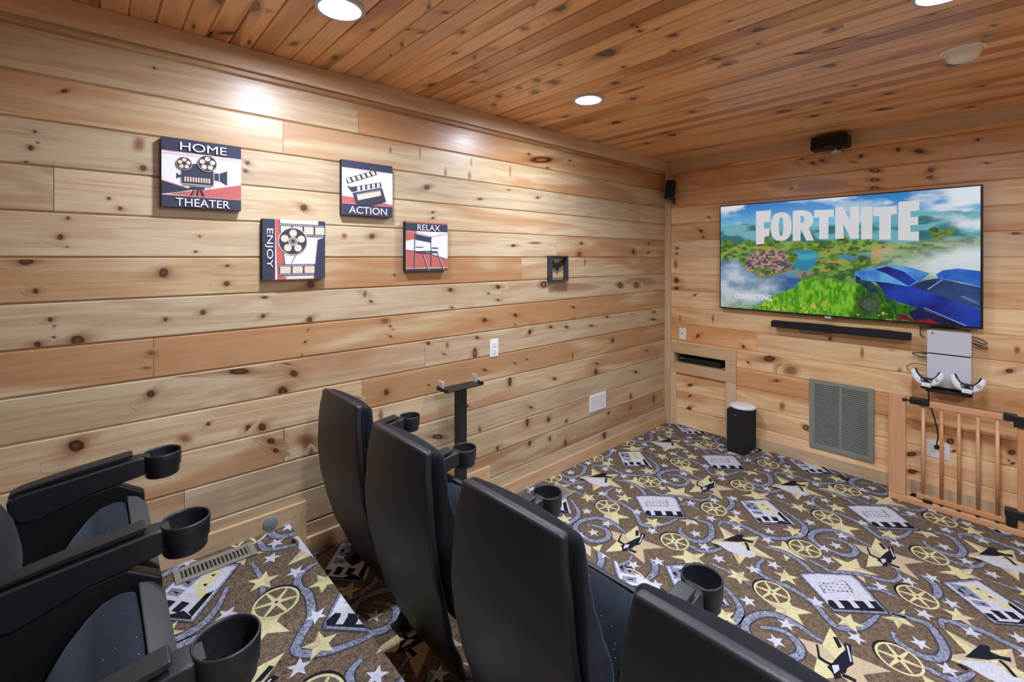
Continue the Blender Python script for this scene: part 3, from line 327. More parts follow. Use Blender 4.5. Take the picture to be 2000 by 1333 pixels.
TVP={'F':[(0.1819,0.9296),(0.2543,0.932),(0.2493,0.8237),(0.2202,0.8227),(0.2199,0.7613),(0.2479,0.7641),(0.2441,0.6932),(0.2226,0.6857),(0.2206,0.6221),(0.1819,0.6151)],'O':[(0.3006,0.9054),(0.3336,0.8668),(0.3468,0.7703),(0.3329,0.6768),(0.2996,0.6456),(0.2659,0.6765),(0.252,0.7752),(0.2667,0.8764)],'Oh':[(0.3005,0.8602),(0.3103,0.8138),(0.31,0.735),(0.2998,0.6908),(0.2899,0.7257),(0.2902,0.8163)],'R':[(0.3527,0.9118),(0.3953,0.9127),(0.4237,0.895),(0.4389,0.8517),(0.4397,0.7976),(0.4206,0.7458),(0.4422,0.6411),(0.4099,0.6423),(0.3894,0.7403),(0.3857,0.7407),(0.3853,0.6419),(0.3517,0.6409)],'Rh':[(0.3861,0.8647),(0.3977,0.8598),(0.4028,0.8295),(0.3975,0.8007),(0.3859,0.7956)],'T':[(0.4432,0.9049),(0.5221,0.9005),(0.5219,0.8398),(0.5011,0.8375),(0.5004,0.6528),(0.4634,0.6503),(0.4641,0.8395),(0.4429,0.8382)],'N':[(0.5279,0.9152),(0.5572,0.9196),(0.5873,0.7792),(0.5841,0.9108),(0.6172,0.9172),(0.6163,0.6489),(0.5869,0.6482),(0.5581,0.7777),(0.561,0.6533),(0.527,0.6487)],'I':[(0.6259,0.9058),(0.6654,0.9059),(0.6646,0.6424),(0.625,0.6404)],'T2':[(0.6697,0.8962),(0.7492,0.8989),(0.749,0.8344),(0.7294,0.8316),(0.7287,0.6355),(0.689,0.6356),(0.6896,0.8258),(0.6695,0.8228)],'E':[(0.7542,0.9269),(0.8219,0.9299),(0.8209,0.8533),(0.7937,0.8483),(0.7936,0.8038),(0.8177,0.805),(0.8175,0.7431),(0.7934,0.7413),(0.7933,0.6902),(0.8204,0.6922),(0.8202,0.6191),(0.7532,0.6288)],'hill_far':[(-0.006,0.6544),(0.0721,0.7221),(0.1662,0.7728),(0.2549,0.7863),(0.3763,0.7725),(0.4787,0.7715),(0.5744,0.7808),(0.6599,0.7502),(0.6527,0.7512),(0.7292,0.7811),(0.836,0.7949),(0.8951,0.7228),(0.92,0.6748),(0.8728,0.5969),(0.7968,0.564),(0.6588,0.4112),(0.4276,0.5393),(0.1469,0.5494),(-0.0067,0.4804)],'green1':[(-0.0062,0.6047),(0.0845,0.6243),(0.2194,0.6396),(0.3758,0.6293),(0.5269,0.6194),(0.6595,0.6306),(0.6739,0.61),(0.7772,0.6032),(0.9092,0.6126),(0.9304,0.5841),(0.8352,0.5248),(0.7489,0.5279),(0.6588,0.4112),(0.5261,0.3892),(0.4522,0.3344),(0.4425,0.431),(0.3323,0.5315),(0.1653,0.5606),(-0.0067,0.4928)],'lake':[(0.3433,0.5423),(0.4277,0.5609),(0.4629,0.5166),(0.4475,0.4095),(0.4063,0.3655),(0.3482,0.4087)],'lake2':[(0.5408,0.5144),(0.5965,0.523),(0.6588,0.5209),(0.6591,0.481),(0.5963,0.4719),(0.5501,0.483)],'town':[(0.1029,0.4548),(0.1652,0.537),(0.2483,0.5688),(0.3215,0.5543),(0.3646,0.4973),(0.3428,0.4086),(0.2986,0.3631),(0.2182,0.3264),(0.1462,0.3714)],'towngrass':[(0.0902,0.4428),(0.1585,0.3835),(0.2182,0.3264),(0.2985,0.3518),(0.3699,0.4751),(0.3433,0.5423),(0.3752,0.4861),(0.3317,0.3638),(0.224,0.3034),(0.14,0.3594)],'water':[(-0.0068,0.4555),(0.1029,0.4548),(0.2181,0.3032),(0.2985,0.3518),(0.3427,0.3864),(0.4421,0.334),(0.3744,0.2545),(0.2978,0.1482),(0.1935,0.0566),(-0.0042,0.1076)],'mist':[(-0.0043,0.4058),(0.0581,0.4551),(0.1461,0.3358),(0.2181,0.2916),(0.2982,0.25),(0.2639,0.145),(0.1815,0.0552),(0.1448,0.0057),(-0.0047,-0.0043)],'grass':[(0.1631,0.0058),(0.2173,0.0826),(0.2979,0.1708),(0.3744,0.2656),(0.4521,0.3021),(0.5258,0.3159),(0.6002,0.268),(0.6584,0.2715),(0.6939,0.1756),(0.7553,-0.0011),(0.6574,-0.013),(0.476,-0.0057)],'gap':[(0.6113,0.2691),(0.6942,0.2741),(0.7557,0.1335),(0.8415,0.0876),(0.9002,-0.0133),(0.7553,-0.0011),(0.5831,-0.0093)],'car_hood':[(0.6003,0.3754),(0.6647,0.4116),(0.7157,0.4315),(0.7767,0.4268),(0.8536,0.3761),(0.8193,0.3003),(0.788,0.2702),(0.7152,0.2949),(0.66,0.3019),(0.6248,0.3103),(0.6024,0.3195)],'car_body':[(0.6729,0.3026),(0.7881,0.2987),(0.8192,0.2815),(0.8791,0.2302),(1.0001,0.1268),(1.0004,-0.0038),(0.9565,-0.0013),(0.8415,0.0969),(0.7557,0.1432),(0.7149,0.1777),(0.6941,0.2544)],'car_roof':[(0.8721,0.3673),(0.8941,0.3998),(0.9369,0.4138),(1.0008,0.3969),(1.0005,0.2836),(0.9436,0.3157),(0.8794,0.3401)],'car_glass':[(0.7959,0.2801),(0.8346,0.3197),(0.8794,0.3401),(1.0005,0.2819),(1.0007,0.1312),(0.9257,0.18),(0.8344,0.2451)],'car_glass_light':[(0.9433,0.2086),(0.9537,0.2185),(0.9976,0.1788),(0.9975,0.1526)],'car_under':[(0.8187,0.1126),(0.9565,-0.0049),(0.871,-0.0048),(0.8029,0.0162),(0.7874,0.0707)],'wheel':[(0.6531,0.1867),(0.6832,0.1647),(0.6937,0.1166),(0.6786,0.0554),(0.6526,0.0367),(0.6262,0.0631),(0.613,0.1171),(0.6244,0.1689)],'wheelhub':[(0.653,0.1617),(0.6746,0.144),(0.6809,0.1101),(0.67,0.0691),(0.6527,0.0567),(0.633,0.0792),(0.6264,0.1187),(0.6354,0.1499)],'bumper':[(0.6024,0.3195),(0.6248,0.3103),(0.66,0.3019),(0.6814,0.2535),(0.6897,0.1949),(0.6553,0.2119),(0.6292,0.2702),(0.6046,0.2891)],'line':[(0.834,0.1146),(0.8378,0.1169),(0.9634,0.0026),(0.9582,0.0008)],'line2':[(0.8457,0.2553),(0.8903,0.3314),(0.8932,0.3287),(0.8495,0.2509)],'red':[(0.7473,0.0168),(0.7635,0.0578),(0.8029,0.0162),(0.8563,0.0342),(0.8857,-0.0022),(0.8183,-0.0094)],'hood_side':[(0.6732,0.3968),(0.7156,0.4237),(0.7725,0.3838),(0.8116,0.314),(0.788,0.2721),(0.7482,0.3255),(0.7071,0.3728)],'headlight':[(0.6034,0.348),(0.6249,0.3224),(0.6239,0.3083),(0.6042,0.3196)],'conn':[(0.0759,0.0851),(0.2608,0.0875),(0.261,0.1333),(0.0761,0.1336)],'rock':[(0.348,0.3642),(0.4064,0.3764),(0.4522,0.3344),(0.4268,0.3118),(0.3851,0.2991)],'trees':[(0.0327,0.6396),(0.0158,0.5789),(0.1473,0.6325),(0.2254,0.6624),(0.2883,0.601),(0.2772,0.6586),(0.3324,0.5427),(0.5216,0.4939),(0.592,0.5435),(0.4681,0.5698),(0.4278,0.5934),(0.3756,0.5963),(0.5553,0.6382),(0.5075,0.589),(0.343,0.4755),(0.3539,0.5086),(0.236,0.3732),(0.1887,0.3723),(0.1155,0.4547),(0.6098,0.4514),(0.5117,0.4205),(0.4165,0.3114),(0.4772,0.3352),(0.6029,0.4518),(0.6343,0.4818),(0.8803,0.6513),(0.8985,0.6678),(0.8657,0.6986),(0.8353,0.5621),(0.9165,0.6842),(0.8729,0.6244)],'clouds':[(0.0469,0.9078),(0.1174,0.9097),(0.0199,0.7637),(0.0723,0.7585),(0.3008,0.9618),(0.2498,0.9592),(0.4291,0.9721),(0.4545,0.9782),(0.5087,0.9469),(0.6204,0.9369),(0.0201,0.813),(0.5979,0.9513),(0.7902,0.9627),(0.8213,0.9657),(0.8739,0.9638),(0.9279,0.9612),(0.9625,0.9095),(0.9792,0.8183),(0.945,0.8238),(0.9099,0.8747),(0.962,0.7149),(0.9788,0.6602),(0.8954,0.8137),(0.6921,0.9534),(0.9267,0.5215),(0.9615,0.5379),(0.8725,0.5051),(0.9783,0.4668),(0.9444,0.5922)]}
# ------------------------------------------------------------------ the room: boarded walls, ceiling, floors
def board_wall(name, mat, to3, rows, u0, u1, joints, knots, inward, warm=None, gw=.0065, gd=.009, holes=(), discs=()):
    """Boards between the levels in rows (ascending), running from u0 to u1; to3(u, w, d) places a point d in front of the face."""
    bm = bmesh.new(); pid = bm.verts.layers.float.new('pid'); kn = bm.verts.layers.float.new('kn'); tn = bm.verts.layers.float.new('tone'); tone = {}
    def quad(ps, p, flip=False):
        vs = []
        for q in ps:
            v = bm.verts.new(to3(*q)); v[pid] = p; v[tn] = tone.get(p, 0); vs.append(v)
        f = bm.faces.new(vs); f.normal_update()
        if f.normal.dot(inward) < 0: f.normal_flip()
    ids = {}
    for i, (a, b) in enumerate(zip(rows, rows[1:])):
        cuts = sorted([u0, u1]+[j for (k, j) in joints if k == i])
        for c, d in zip(cuts, cuts[1:]):
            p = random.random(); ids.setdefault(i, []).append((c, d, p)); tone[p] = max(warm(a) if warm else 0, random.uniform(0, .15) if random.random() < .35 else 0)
            e0 = .0008 if c > u0 else 0; e1 = .0008 if d < u1 else 0
            quad([(c+e0, a+gw, 0), (d-e1, a+gw, 0), (d-e1, b-gw, 0), (c+e0, b-gw, 0)], p)
            quad([(c+e0, a, -gd), (d-e1, a, -gd), (d-e1, a+gw, 0), (c+e0, a+gw, 0)], p)
            quad([(c+e0, b-gw, 0), (d-e1, b-gw, 0), (d-e1, b, -gd), (c+e0, b, -gd)], p)
    for (u, w, ra, rb, ang, ty) in knots:
        i = next((k for k in range(len(rows)-1) if rows[k] <= w < rows[k+1]), None)
        if i is None: continue
        p = next((q for c, d, q in ids[i] if c <= u <= d), .5)
        prof = {0: ((0, .8), (.5, .85), (.85, 1.), (1.1, .5), (1.5, .2), (2.1, 0)), 1: ((0, .72), (.4, .66), (.8, .46), (1.1, .24), (1.7, 0)),
                2: ((0, .5), (.45, .55), (.7, .9), (.95, 1.), (1.2, .4), (1.7, 0)), 3: ((0, .42), (.5, .40), (.85, .30), (1.0, .16), (1.1, 0))}[ty]
        n = 28; rings = []; jit = [random.uniform(.88, 1.12) for _ in range(n)]; jit = [(jit[k]+jit[k-1])/2 for k in range(n)]
        lo, hi = rows[i]+gw*1.05, rows[i+1]-gw*1.05
        ca, sa = math.cos(ang), math.sin(ang); dz = .0003+.0002*random.random() + (0 if ty == 3 else .0003)
        for r, val in prof:
            ring = []
            for k in range(1 if r == 0 else n):
                t = 2*math.pi*k/n; x, y = ra*r*math.cos(t)*jit[k], rb*r*math.sin(t)*jit[k]
                if r > 1.05 and ty in (0, 2): st = 1+(r-1.05)*1.9; x, y = (x*st, y) if abs(ca) > .7 else (x, y*st)
                v = bm.verts.new(to3(min(max(u+x*ca-y*sa, u0), u1), min(max(w+x*sa+y*ca, lo), hi), dz)); v[pid] = p; v[kn] = val; v[tn] = tone.get(p, 0); ring.append(v)
            rings.append(ring)
        for a, b in zip(rings, rings[1:]):
            for k in range(n):
                l = (k+1) % n
                f = bm.faces.new((a[0], b[k], b[l]) if len(a) == 1 else (a[k], b[k], b[l], a[l]))
                f.normal_update()
                if f.normal.dot(inward) < 0: f.normal_flip()
    for (a, b, c, d) in holes:
        for co, no in ((to3(a, 0, 0), to3(1, 0, 0)), (to3(b, 0, 0), to3(1, 0, 0)), (to3(0, c, 0), to3(0, 1, 0)), (to3(0, d, 0), to3(0, 1, 0))):
            bmesh.ops.bisect_plane(bm, geom=bm.verts[:]+bm.edges[:]+bm.faces[:], plane_co=co, plane_no=Vector(no)-Vector(to3(0, 0, 0)))
        A, B = Vector(to3(a, c, 0)), Vector(to3(b, d, 0))
        dead = [f for f in bm.faces if all(min(A[k], B[k])-.02 <= f.calc_center_median()[k] <= max(A[k], B[k])+.02 for k in range(3)) and all((min(A[k], B[k])-1e-4 <= f.calc_center_median()[k] <= max(A[k], B[k])+1e-4) or abs(A[k]-B[k]) < 1e-6 for k in range(3))]
        bmesh.ops.delete(bm, geom=dead, context='FACES')
    for (x, y, r) in discs:
        near = [f for f in bm.faces if min(v.co.x for v in f.verts) < x+r and max(v.co.x for v in f.verts) > x-r and min(v.co.y for v in f.verts) < y+r and max(v.co.y for v in f.verts) > y-r]
        cuts = [((x-r, y, 0), (1, 0, 0)), ((x+r, y, 0), (1, 0, 0)), ((x, y-r, 0), (0, 1, 0)), ((x, y+r, 0), (0, 1, 0))]
        for k in range(12):
            t = math.pi*(k+.5)/6; cuts.append(((x+r*.97*math.cos(t), y+r*.97*math.sin(t), 0), (math.cos(t), math.sin(t), 0)))
        for n_, (co, no) in enumerate(cuts):
            if n_ >= 4: near = [f for f in bm.faces if abs(f.calc_center_median().x-x) < r and abs(f.calc_center_median().y-y) < r]
            elif n_: near = [f for f in bm.faces if min(v.co.x for v in f.verts) < x+r-1e-5 and max(v.co.x for v in f.verts) > x-r+1e-5 and min(v.co.y for v in f.verts) < y+r-1e-5 and max(v.co.y for v in f.verts) > y-r+1e-5]
            g = set(near)
            for f in near: g.update(f.edges); g.update(f.verts)
            bmesh.ops.bisect_plane(bm, geom=list(g), plane_co=co, plane_no=no)
        bmesh.ops.delete(bm, geom=[f for f in bm.faces if (f.calc_center_median().x-x)**2+(f.calc_center_median().y-y)**2 < (r*.985)**2], context='FACES')
    return bm, mat, name
ROWS = [ZF] + [round(1.586-.16*k, 4) for k in range(9, -6, -1)] + [ZC]
nrow = len(ROWS)-1
krow = lambda k: 9-k                       # board row counted down from eye level -> row index in ROWS (row k lies between lines k and k+1)
def wallify(args, back):
    bm, mat, name = args
    for b in back: box(bm, *b)
    o = link(name, bm, mat, recalc=False); return structure(o)
wallify(board_wall('wall_left', M['pine_y'], lambda u, w, d: (d, u, w), ROWS, YB, 0, [(krow(k), j) for k, j in JT_L], KN_L, Vector((1, 0, 0)), warm=lambda z: .3 if z > 2.2 else 0), [(-.1, -.012, YB-.1, .0, ZF, ZC)])  # top boards tinted darker orange: dim bounce light put into the colour
NX0, NX1, NZ0, NZ1 = .082, .567, .583, .673
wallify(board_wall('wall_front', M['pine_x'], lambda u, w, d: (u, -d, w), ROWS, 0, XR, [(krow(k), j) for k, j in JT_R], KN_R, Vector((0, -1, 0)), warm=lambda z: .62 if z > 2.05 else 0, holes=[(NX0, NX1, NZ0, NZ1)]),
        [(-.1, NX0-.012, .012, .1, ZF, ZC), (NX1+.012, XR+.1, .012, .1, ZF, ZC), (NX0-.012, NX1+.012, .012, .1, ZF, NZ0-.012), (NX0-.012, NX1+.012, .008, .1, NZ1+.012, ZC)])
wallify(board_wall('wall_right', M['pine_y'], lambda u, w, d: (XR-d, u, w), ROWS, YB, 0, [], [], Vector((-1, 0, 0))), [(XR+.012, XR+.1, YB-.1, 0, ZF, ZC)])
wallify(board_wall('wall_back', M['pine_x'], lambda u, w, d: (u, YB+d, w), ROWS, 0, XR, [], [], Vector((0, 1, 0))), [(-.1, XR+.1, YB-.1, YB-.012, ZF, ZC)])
CW = .0833
crow = [-3.3714-CW*k for k in range(60, -60, -1)]; crow = [YB]+[c for c in crow if YB+.02 < c < -.02]+[0]
cj = [(random.randrange(len(crow)-1), random.uniform(.3, 4)) for _ in range(40)]
wallify(board_wall('ceiling', M['pine_ceil'], lambda u, w, d: (u, w, ZC-d), crow, 0, XR, cj, KN_C, Vector((0, 0, -1)), gw=.004, gd=.008, discs=[(x, y, .078) for x, y in LAMPS]), [(-.1, XR+.1, YB-.1, .1, ZC+.14, ZC+.2)])

# carpet: one repeat of the woven pattern in tile coordinates, laid over each level
PX, PY = .983, .946
CM = ['brown', 'cream', 'peach', 'white', 'ribbon', 'ribbon_edge', 'navy']
CI = {n: i for i, n in enumerate(CM)}
def star(c, r, rot=.3, k=.42, n=5, sx=1.):
    return [(c[0]+sx*r*(1 if i % 2 == 0 else k)*math.cos(rot+math.pi*i/n), c[1]+r*(1 if i % 2 == 0 else k)*math.sin(rot+math.pi*i/n)) for i in range(2*n)]
def star_from(tips, k=.40):
    """Five-pointed star through given tips (in order)."""
    cx = sum(p[0] for p in tips)/5; cy = sum(p[1] for p in tips)/5; out = []
    for a, b in zip(tips, tips[1:]+tips[:1]):
        m = ((a[0]+b[0])/2, (a[1]+b[1])/2)
        out += [a, (cx+(m[0]-cx)*k*1.25, cy+(m[1]-cy)*k*1.25)]
    return out
def smooth_path(pts, sub=5):
    P = [Vector(p) for p in pts]; Q = []
    for i in range(len(P)-1):
        a, b, c, d = P[max(i-1, 0)], P[i], P[i+1], P[min(i+2, len(P)-1)]
        for k in range(sub):
            t = k/sub; Q.append(.5*((2*b)+(c-a)*t+(2*a-5*b+4*c-d)*t*t+(3*b-a-3*c+d)*t**3))
    return Q+[P[-1]]
def strip(pts, w, taper=.35):
    """Quads along a curve, thin at the ends like a curling film strip."""
    Q = smooth_path(pts); n = len(Q); L_, R_ = [], []
    for i, q in enumerate(Q):
        d = (Q[min(i+1, n-1)]-Q[max(i-1, 0)]).normalized(); t = i/(n-1)
        h = w/2*(taper+(1-taper)*min(1, 2.4*math.sin(math.pi*min(max(t, .03), .97))*.6+.15)); nrm = Vector((-d.y, d.x))*h
        L_.append(q+nrm); R_.append(q-nrm)
    return [[L_[i], L_[i+1], R_[i+1], R_[i]] for i in range(n-1)]
def carpet_tile():
    """(polygons, material, layer) of one repeat."""
    T = []
    G = CPT
    T.append(([G['gownstar'] and star_from(G['gownstar'][::-1], .42)], 'peach', 1))
    gs = star_from(G['gownstar'][::-1], .42); cx = sum(p[0] for p in gs)/10; cy = sum(p[1] for p in gs)/10
    T.append(([[gs[2*i], gs[(2*i+1) % 10], (cx, cy)] for i in range(5)], 'cream', 2))
    hs = [(.772, .195), (.99, .131), (.99, -.066), (.792, -.149), (.656, .01)]
    hh = star_from(hs, .42); cx = sum(p[0] for p in hh)/10; cy = sum(p[1] for p in hh)/10
    T.append(([hh], 'peach', 1)); T.append(([[hh[0], hh[1], (cx, cy), hh[9]], [hh[6], hh[7], (cx, cy), hh[5]]], 'cream', 2))
    for k in ('S1', 'S2', 'S3', 'S4', 'S6'):
        s = star_from(G[k][::-1], .42); cx = sum(p[0] for p in s)/10; cy = sum(p[1] for p in s)/10
        T.append(([s], 'cream', 1)); T.append(([[s[2*i], s[2*i+1], (cx, cy)] for i in (1, 2)], 'peach', 2))
    for k, wd in (('rib1', .05), ('rib2', .045), ('rib3', .045), ('rib4', .035), ('rib5', .04), ('rib6', .05), ('rib7', .05), ('rib8', .03), ('rib9', .05), ('rib10', .04)):
        T.append((strip(G[k], wd*.9), 'ribbon_edge', 3)); T.append((strip(G[k], wd*.6), 'ribbon', 4))
    # movie tickets: pale card, grey rim, dark band with an audience along one edge
    q = G['tkB']; c = (sum(p[0] for p in q)/8, sum(p[1] for p in q)/8); sh = lambda pts, k, c: [(c[0]+(p[0]-c[0])*k, c[1]+(p[1]-c[1])*k) for p in pts]
    T.append(([sh(q, 1.06, c)], 'ribbon_edge', 5)); T.append(([q], 'ribbon', 6)); T.append(([sh(q, .92, c)], 'white', 7))
    band = [(.735, .335), (.757, .331), (.917, .491), (.872, .533), (.72, .372)]
    T.append(([band], 'navy', 8))
    u = Vector((.1375, .158)).normalized()
    for t in (.03, .10, .17):                       # pale gaps between three dark heads
        o = Vector((.735, .36))+u*t; n = Vector((-u.y, u.x))
        T.append(([[o-n*.03+u*.016, o+n*.004+u*.02, o+n*.03+u*.012, o+n*.03-u*.012, o+n*.004-u*.006, o-n*.03-u*.01]], 'white', 9))
    tx = G['tkBtext']; T.append(([tx], 'ribbon', 8)); cc = (sum(p[0] for p in tx)/4, sum(p[1] for p in tx)/4)
    T.append(([sh(tx, .9, cc)], 'white', 9))
    rnd = random.Random(3)
    for r in range(3):
        for k in range(7):
            o = Vector(cc)+Vector((.74, .67)).normalized()*(-.07+.021*k)+Vector((-.67, .74)).normalized()*(-.022+.022*r)
            T.append(([[o, o+Vector((.012, rnd.uniform(-.004, .012))), o+Vector((.006, .012))]], 'ribbon_edge', 10))
    q = [(.085, .947), (.2, 1.105), (.43, .93), (.268, .778)]; c = (.246, .94)
    T.append(([sh(q, 1.06, c)], 'ribbon_edge', 5)); T.append(([q], 'ribbon', 6)); T.append(([sh(q, .92, c)], 'white', 7))
    a = Vector((.2, 1.105))-Vector((.43, .93)); b = Vector((.268, .778))-Vector((.43, .93))
    P = lambda s, t: Vector((.43, .93))+a*s+b*t
    T.append(([[P(.06, .08), P(.5, .06), P(.42, .16), P(.12, .2)], [P(.06, .08), P(.14, .3), P(.05, .5), P(.05, .92), P(.02, .94), P(.02, .06)], [P(.1, .36), P(.26, .3), P(.28, .46), P(.12, .5)], [P(.1, .6), P(.27, .56), P(.28, .72), P(.1, .74)], [P(.06, .84), P(.2, .8), P(.2, .94), P(.05, .94)]], 'navy', 8))
    T.append(([[P(.45, .2), P(.86, .22), P(.9, .42), P(.5, .5)], [P(.34, .12), P(.44, .1), P(.46, .3), P(.36, .34)]], 'cream', 8))
    T.append(([[P(.5, .55), P(.8, .5), P(.86, .8), P(.55, .86)], [P(.34, .6), P(.46, .56), P(.48, .84), P(.36, .86)]], 'ribbon', 8))
    T.append(([[P(.55, .62), P(.62, .6), P(.6, .7)], [P(.72, .6), P(.78, .58), P(.76, .68)], [P(.58, .76), P(.74, .72), P(.68, .82)], [P(.54, .28), P(.6, .27), P(.58, .36)], [P(.72, .28), P(.78, .28), P(.76, .36)], [P(.38, .66), P(.42, .64), P(.42, .78)]], 'navy', 9))
    # dancing couple and top-hat dancer
    T.append(([G['gown']], 'white', 7)); T.append(([G['gownman'], G['gowntail']], 'navy', 8)); T.append((strip(G['gownleg'], .014, 1), 'navy', 9))
    T.append(([G['hatman'], [(x, y) for x, y in G['hathat']]], 'navy', 7))
    fix = lambda L_: [(x, y-PY) if y > .6 else (x, y) for x, y in L_]
    T.append(([fix(G['hatshirt'])], 'white', 8)); T.append((strip(fix(G['hatcane']), .008, 1), 'navy', 7)); T.append((strip(fix(G['hatarm']), .016, 1), 'navy', 7)); T.append((strip(fix(G['hatleg']), .018, 1), 'navy', 7))
    T.append((strip([(.845, .14), (.86, .1), (.874, .06)], .006, 1), 'white', 8))
    # film reels
    for (x, y) in ((.527, .225), (.53, .72), (.017, .225), (.017, .723)):
        ring = lambda r: [(x+r*math.cos(2*math.pi*k/28), y+r*math.sin(2*math.pi*k/28)) for k in range(28)]
        o = ring(.078); i_ = ring(.0685); sh_ = [(p[0]-.008, p[1]+.004) for p in ring(.08)]
        T.append(([sh_], 'navy', 10)); T.append(([ring(.07)], 'brown', 11))
        T.append(([[o[k], o[(k+1) % 28], i_[(k+1) % 28], i_[k]] for k in range(28)], 'cream', 12))
        sp = []
        for k in range(6):
            t = math.pi*k/3+.25; d = Vector((math.cos(t), math.sin(t))); n = Vector((-d.y, d.x)); c = Vector((x, y))
            sp.append([c+n*.009, c+d*.067+n*.004, c+d*.067-n*.004, c-n*.009])
        T.append((sp, 'cream', 12)); T.append(([[(x+.019*math.cos(k), y+.019*math.sin(k)) for k in [2*math.pi*j/12 for j in range(12)]]], 'cream', 13))
        T.append(([[(x+.006*math.cos(k), y+.006*math.sin(k)) for k in [2*math.pi*j/8 for j in range(8)]]], 'navy', 14))
    # scattered stars
    for i, p in enumerate(((.053, .605), (.13, .787), (.203, .627), (.063, .384), (.153, .308), (.25, .269), (.341, .739), (.364, .64), (.406, .323), (.464, .441), (.474, .078), (.602, .8), (.64, .882), (.64, .067), (.641, .704), (.69, .317), (.861, .213), (.869, .673), (.955, .824), (.046, .946))):
        T.append(([star(p, .038, .35+i*.7)], 'white', 15))
    for i, p in enumerate(((.16, .71), (.376, .212), (.435, .85), (.539, .392), (.82, .29))):
        T.append(([star(p, .06, .6+i*.9)], 'cream', 15)); s = star(p, .06, .6+i*.9); T.append(([[s[0], s[1], p], [s[8], s[9], p]], 'peach', 16))
    return T
TILE = carpet_tile()
def carpet(name, z, x0, x1, y0, y1, zb, ox=0., oy=0.):
    bm = bmesh.new()
    for (polys, mat, layer) in TILE:
        zz = z+.0004+.00012*layer
        for poly in polys:
            for i in range(-2, int(x1/PX)+2):
                for j in range(-8, 2):
                    pts = []
                    for p in poly:
                        X = p[0]+i*PX+ox; Y = p[1]+j*PY+oy-.044*X; pts.append((X, Y))
                    if max(p[0] for p in pts) < x0 or min(p[0] for p in pts) > x1 or max(p[1] for p in pts) < y0 or min(p[1] for p in pts) > y1: continue
                    f = bm.faces.new([bm.verts.new((*p, zz)) for p in pts]); f.material_index = CI[mat]
                    f.normal_update()
                    if f.normal.z < 0: f.normal_flip()
    bmesh.ops.triangulate(bm, faces=[f for f in bm.faces if len(f.verts) > 4])
    e = .002
    for co, no in (((x0+e, 0, 0), (-1, 0, 0)), ((x1-e, 0, 0), (1, 0, 0)), ((0, y0+e, 0), (0, -1, 0)), ((0, y1-e, 0), (0, 1, 0))):
        bmesh.ops.bisect_plane(bm, geom=bm.verts[:]+bm.edges[:]+bm.faces[:], plane_co=co, plane_no=no, clear_outer=True)
    box(bm, x0, x1, y0, y1, zb, z, 0)
    return structure(link(name, bm, [M[k] for k in CM], recalc=False))
carpet('floor', ZF, 0, XR, YM, 0, ZF-.1, 0, 0)
carpet('floor_middle', ZM, 0, XR, YR, YM, ZF-.1, -.06, -3.23+.01-.945+PY*4)
carpet('floor_rear', ZR, 0, XR, YB, YR, ZF-.1, -.03, -4.796+PY*5)
for o in ('floor', 'floor_middle', 'floor_rear'): bpy.data.objects[o]['kind'] = 'structure'

def trim(name, bm, mat, pid=None, bevel=.003):
    l = bm.verts.layers.float.new('pid'); p = random.random() if pid is None else pid
    for v in bm.verts: v[l] = p
    return structure(link(name, bm, mat, bevel=bevel))
T_ = .016
# skirting on the left wall steps up with the floor
trim('baseboard_left', boxes((0, T_, YM+.075, -.04, ZF, .07)), M['trim_y'])
trim('trim_1', (lambda bm: (prism(bm, [(-3.383, .24), (YM+.075, .24), (YM+.075, ZF), (YM+.004, ZF), (YM+.004, .155), (-3.383, .155)], 0, T_), bm)[1])(bmesh.new()), M['trim_y'])
bm = bmesh.new(); prism(bm, [(YB, .42), (-3.383, .42), (-3.452, .335), (YB, .335)], 0, T_)
trim('trim_2', bm, M['trim_y'])
bm = bmesh.new(); prism(bm, [(-3.3835, .4195), (-3.3835, .2405), (-3.3835, ZM), (-3.4525, ZM), (-3.4525, .3345)], 0, T_)
trim('trim_3', bm, M['trim_z'])
trim('baseboard_front', boxes((.66, XR, -T_, 0, ZF, .07)), M['trim_x'])
trim('baseboard_right', boxes((XR-T_, XR, YM+.01, -.02, ZF, .07)), M['trim_y'])
trim('trim_4', boxes((0, .02, YB, 0, 2.413, ZC)), M['trim_y'])
trim('trim_5', boxes((.02, XR, -.02, 0, 2.413, ZC)), M['trim_x'])
trim('trim_6', boxes((0, .024, -.044, 0, .0, 2.413), (.024, .044, -.024, 0, .0, 2.413)) if False else (lambda bm: (prism(bm, [(0, 0), (0, -.046), (.018, -.046), (.026, -.03), (.046, -.018), (.046, 0)], ZF, 2.413, 'XY'), bm)[1])(bmesh.new()), M['trim_z'], bevel=.002)
# access panel and open niche low in the screen wall
bm = boxes((.047, .66, -.02, 0, .673, .772), (.047, .66, -.02, 0, .487, .583), (.047, .082, -.02, 0, .583, .673), (.567, .66, -.02, 0, .583, .673))
trim('trim_7', bm, M['trim_x'])
trim('trim_8', boxes((.047, .105, -.017, 0, ZF, .487), (.567, .659, -.017, 0, ZF, .487)), M['trim_z'])
bm = boxes((NX0, NX1, .0, .30, NZ0-.02, NZ0), (NX0, NX1, .0, .30, NZ1, NZ1+.02), (NX0-.02, NX0, .0, .30, NZ0-.02, NZ1+.02), (NX1, NX1+.02, .0, .30, NZ0-.02, NZ1+.02), (NX0-.02, NX1+.02, .30, .32, NZ0-.02, NZ1+.02))
trim('trim_9', bm, M['trim_x'])
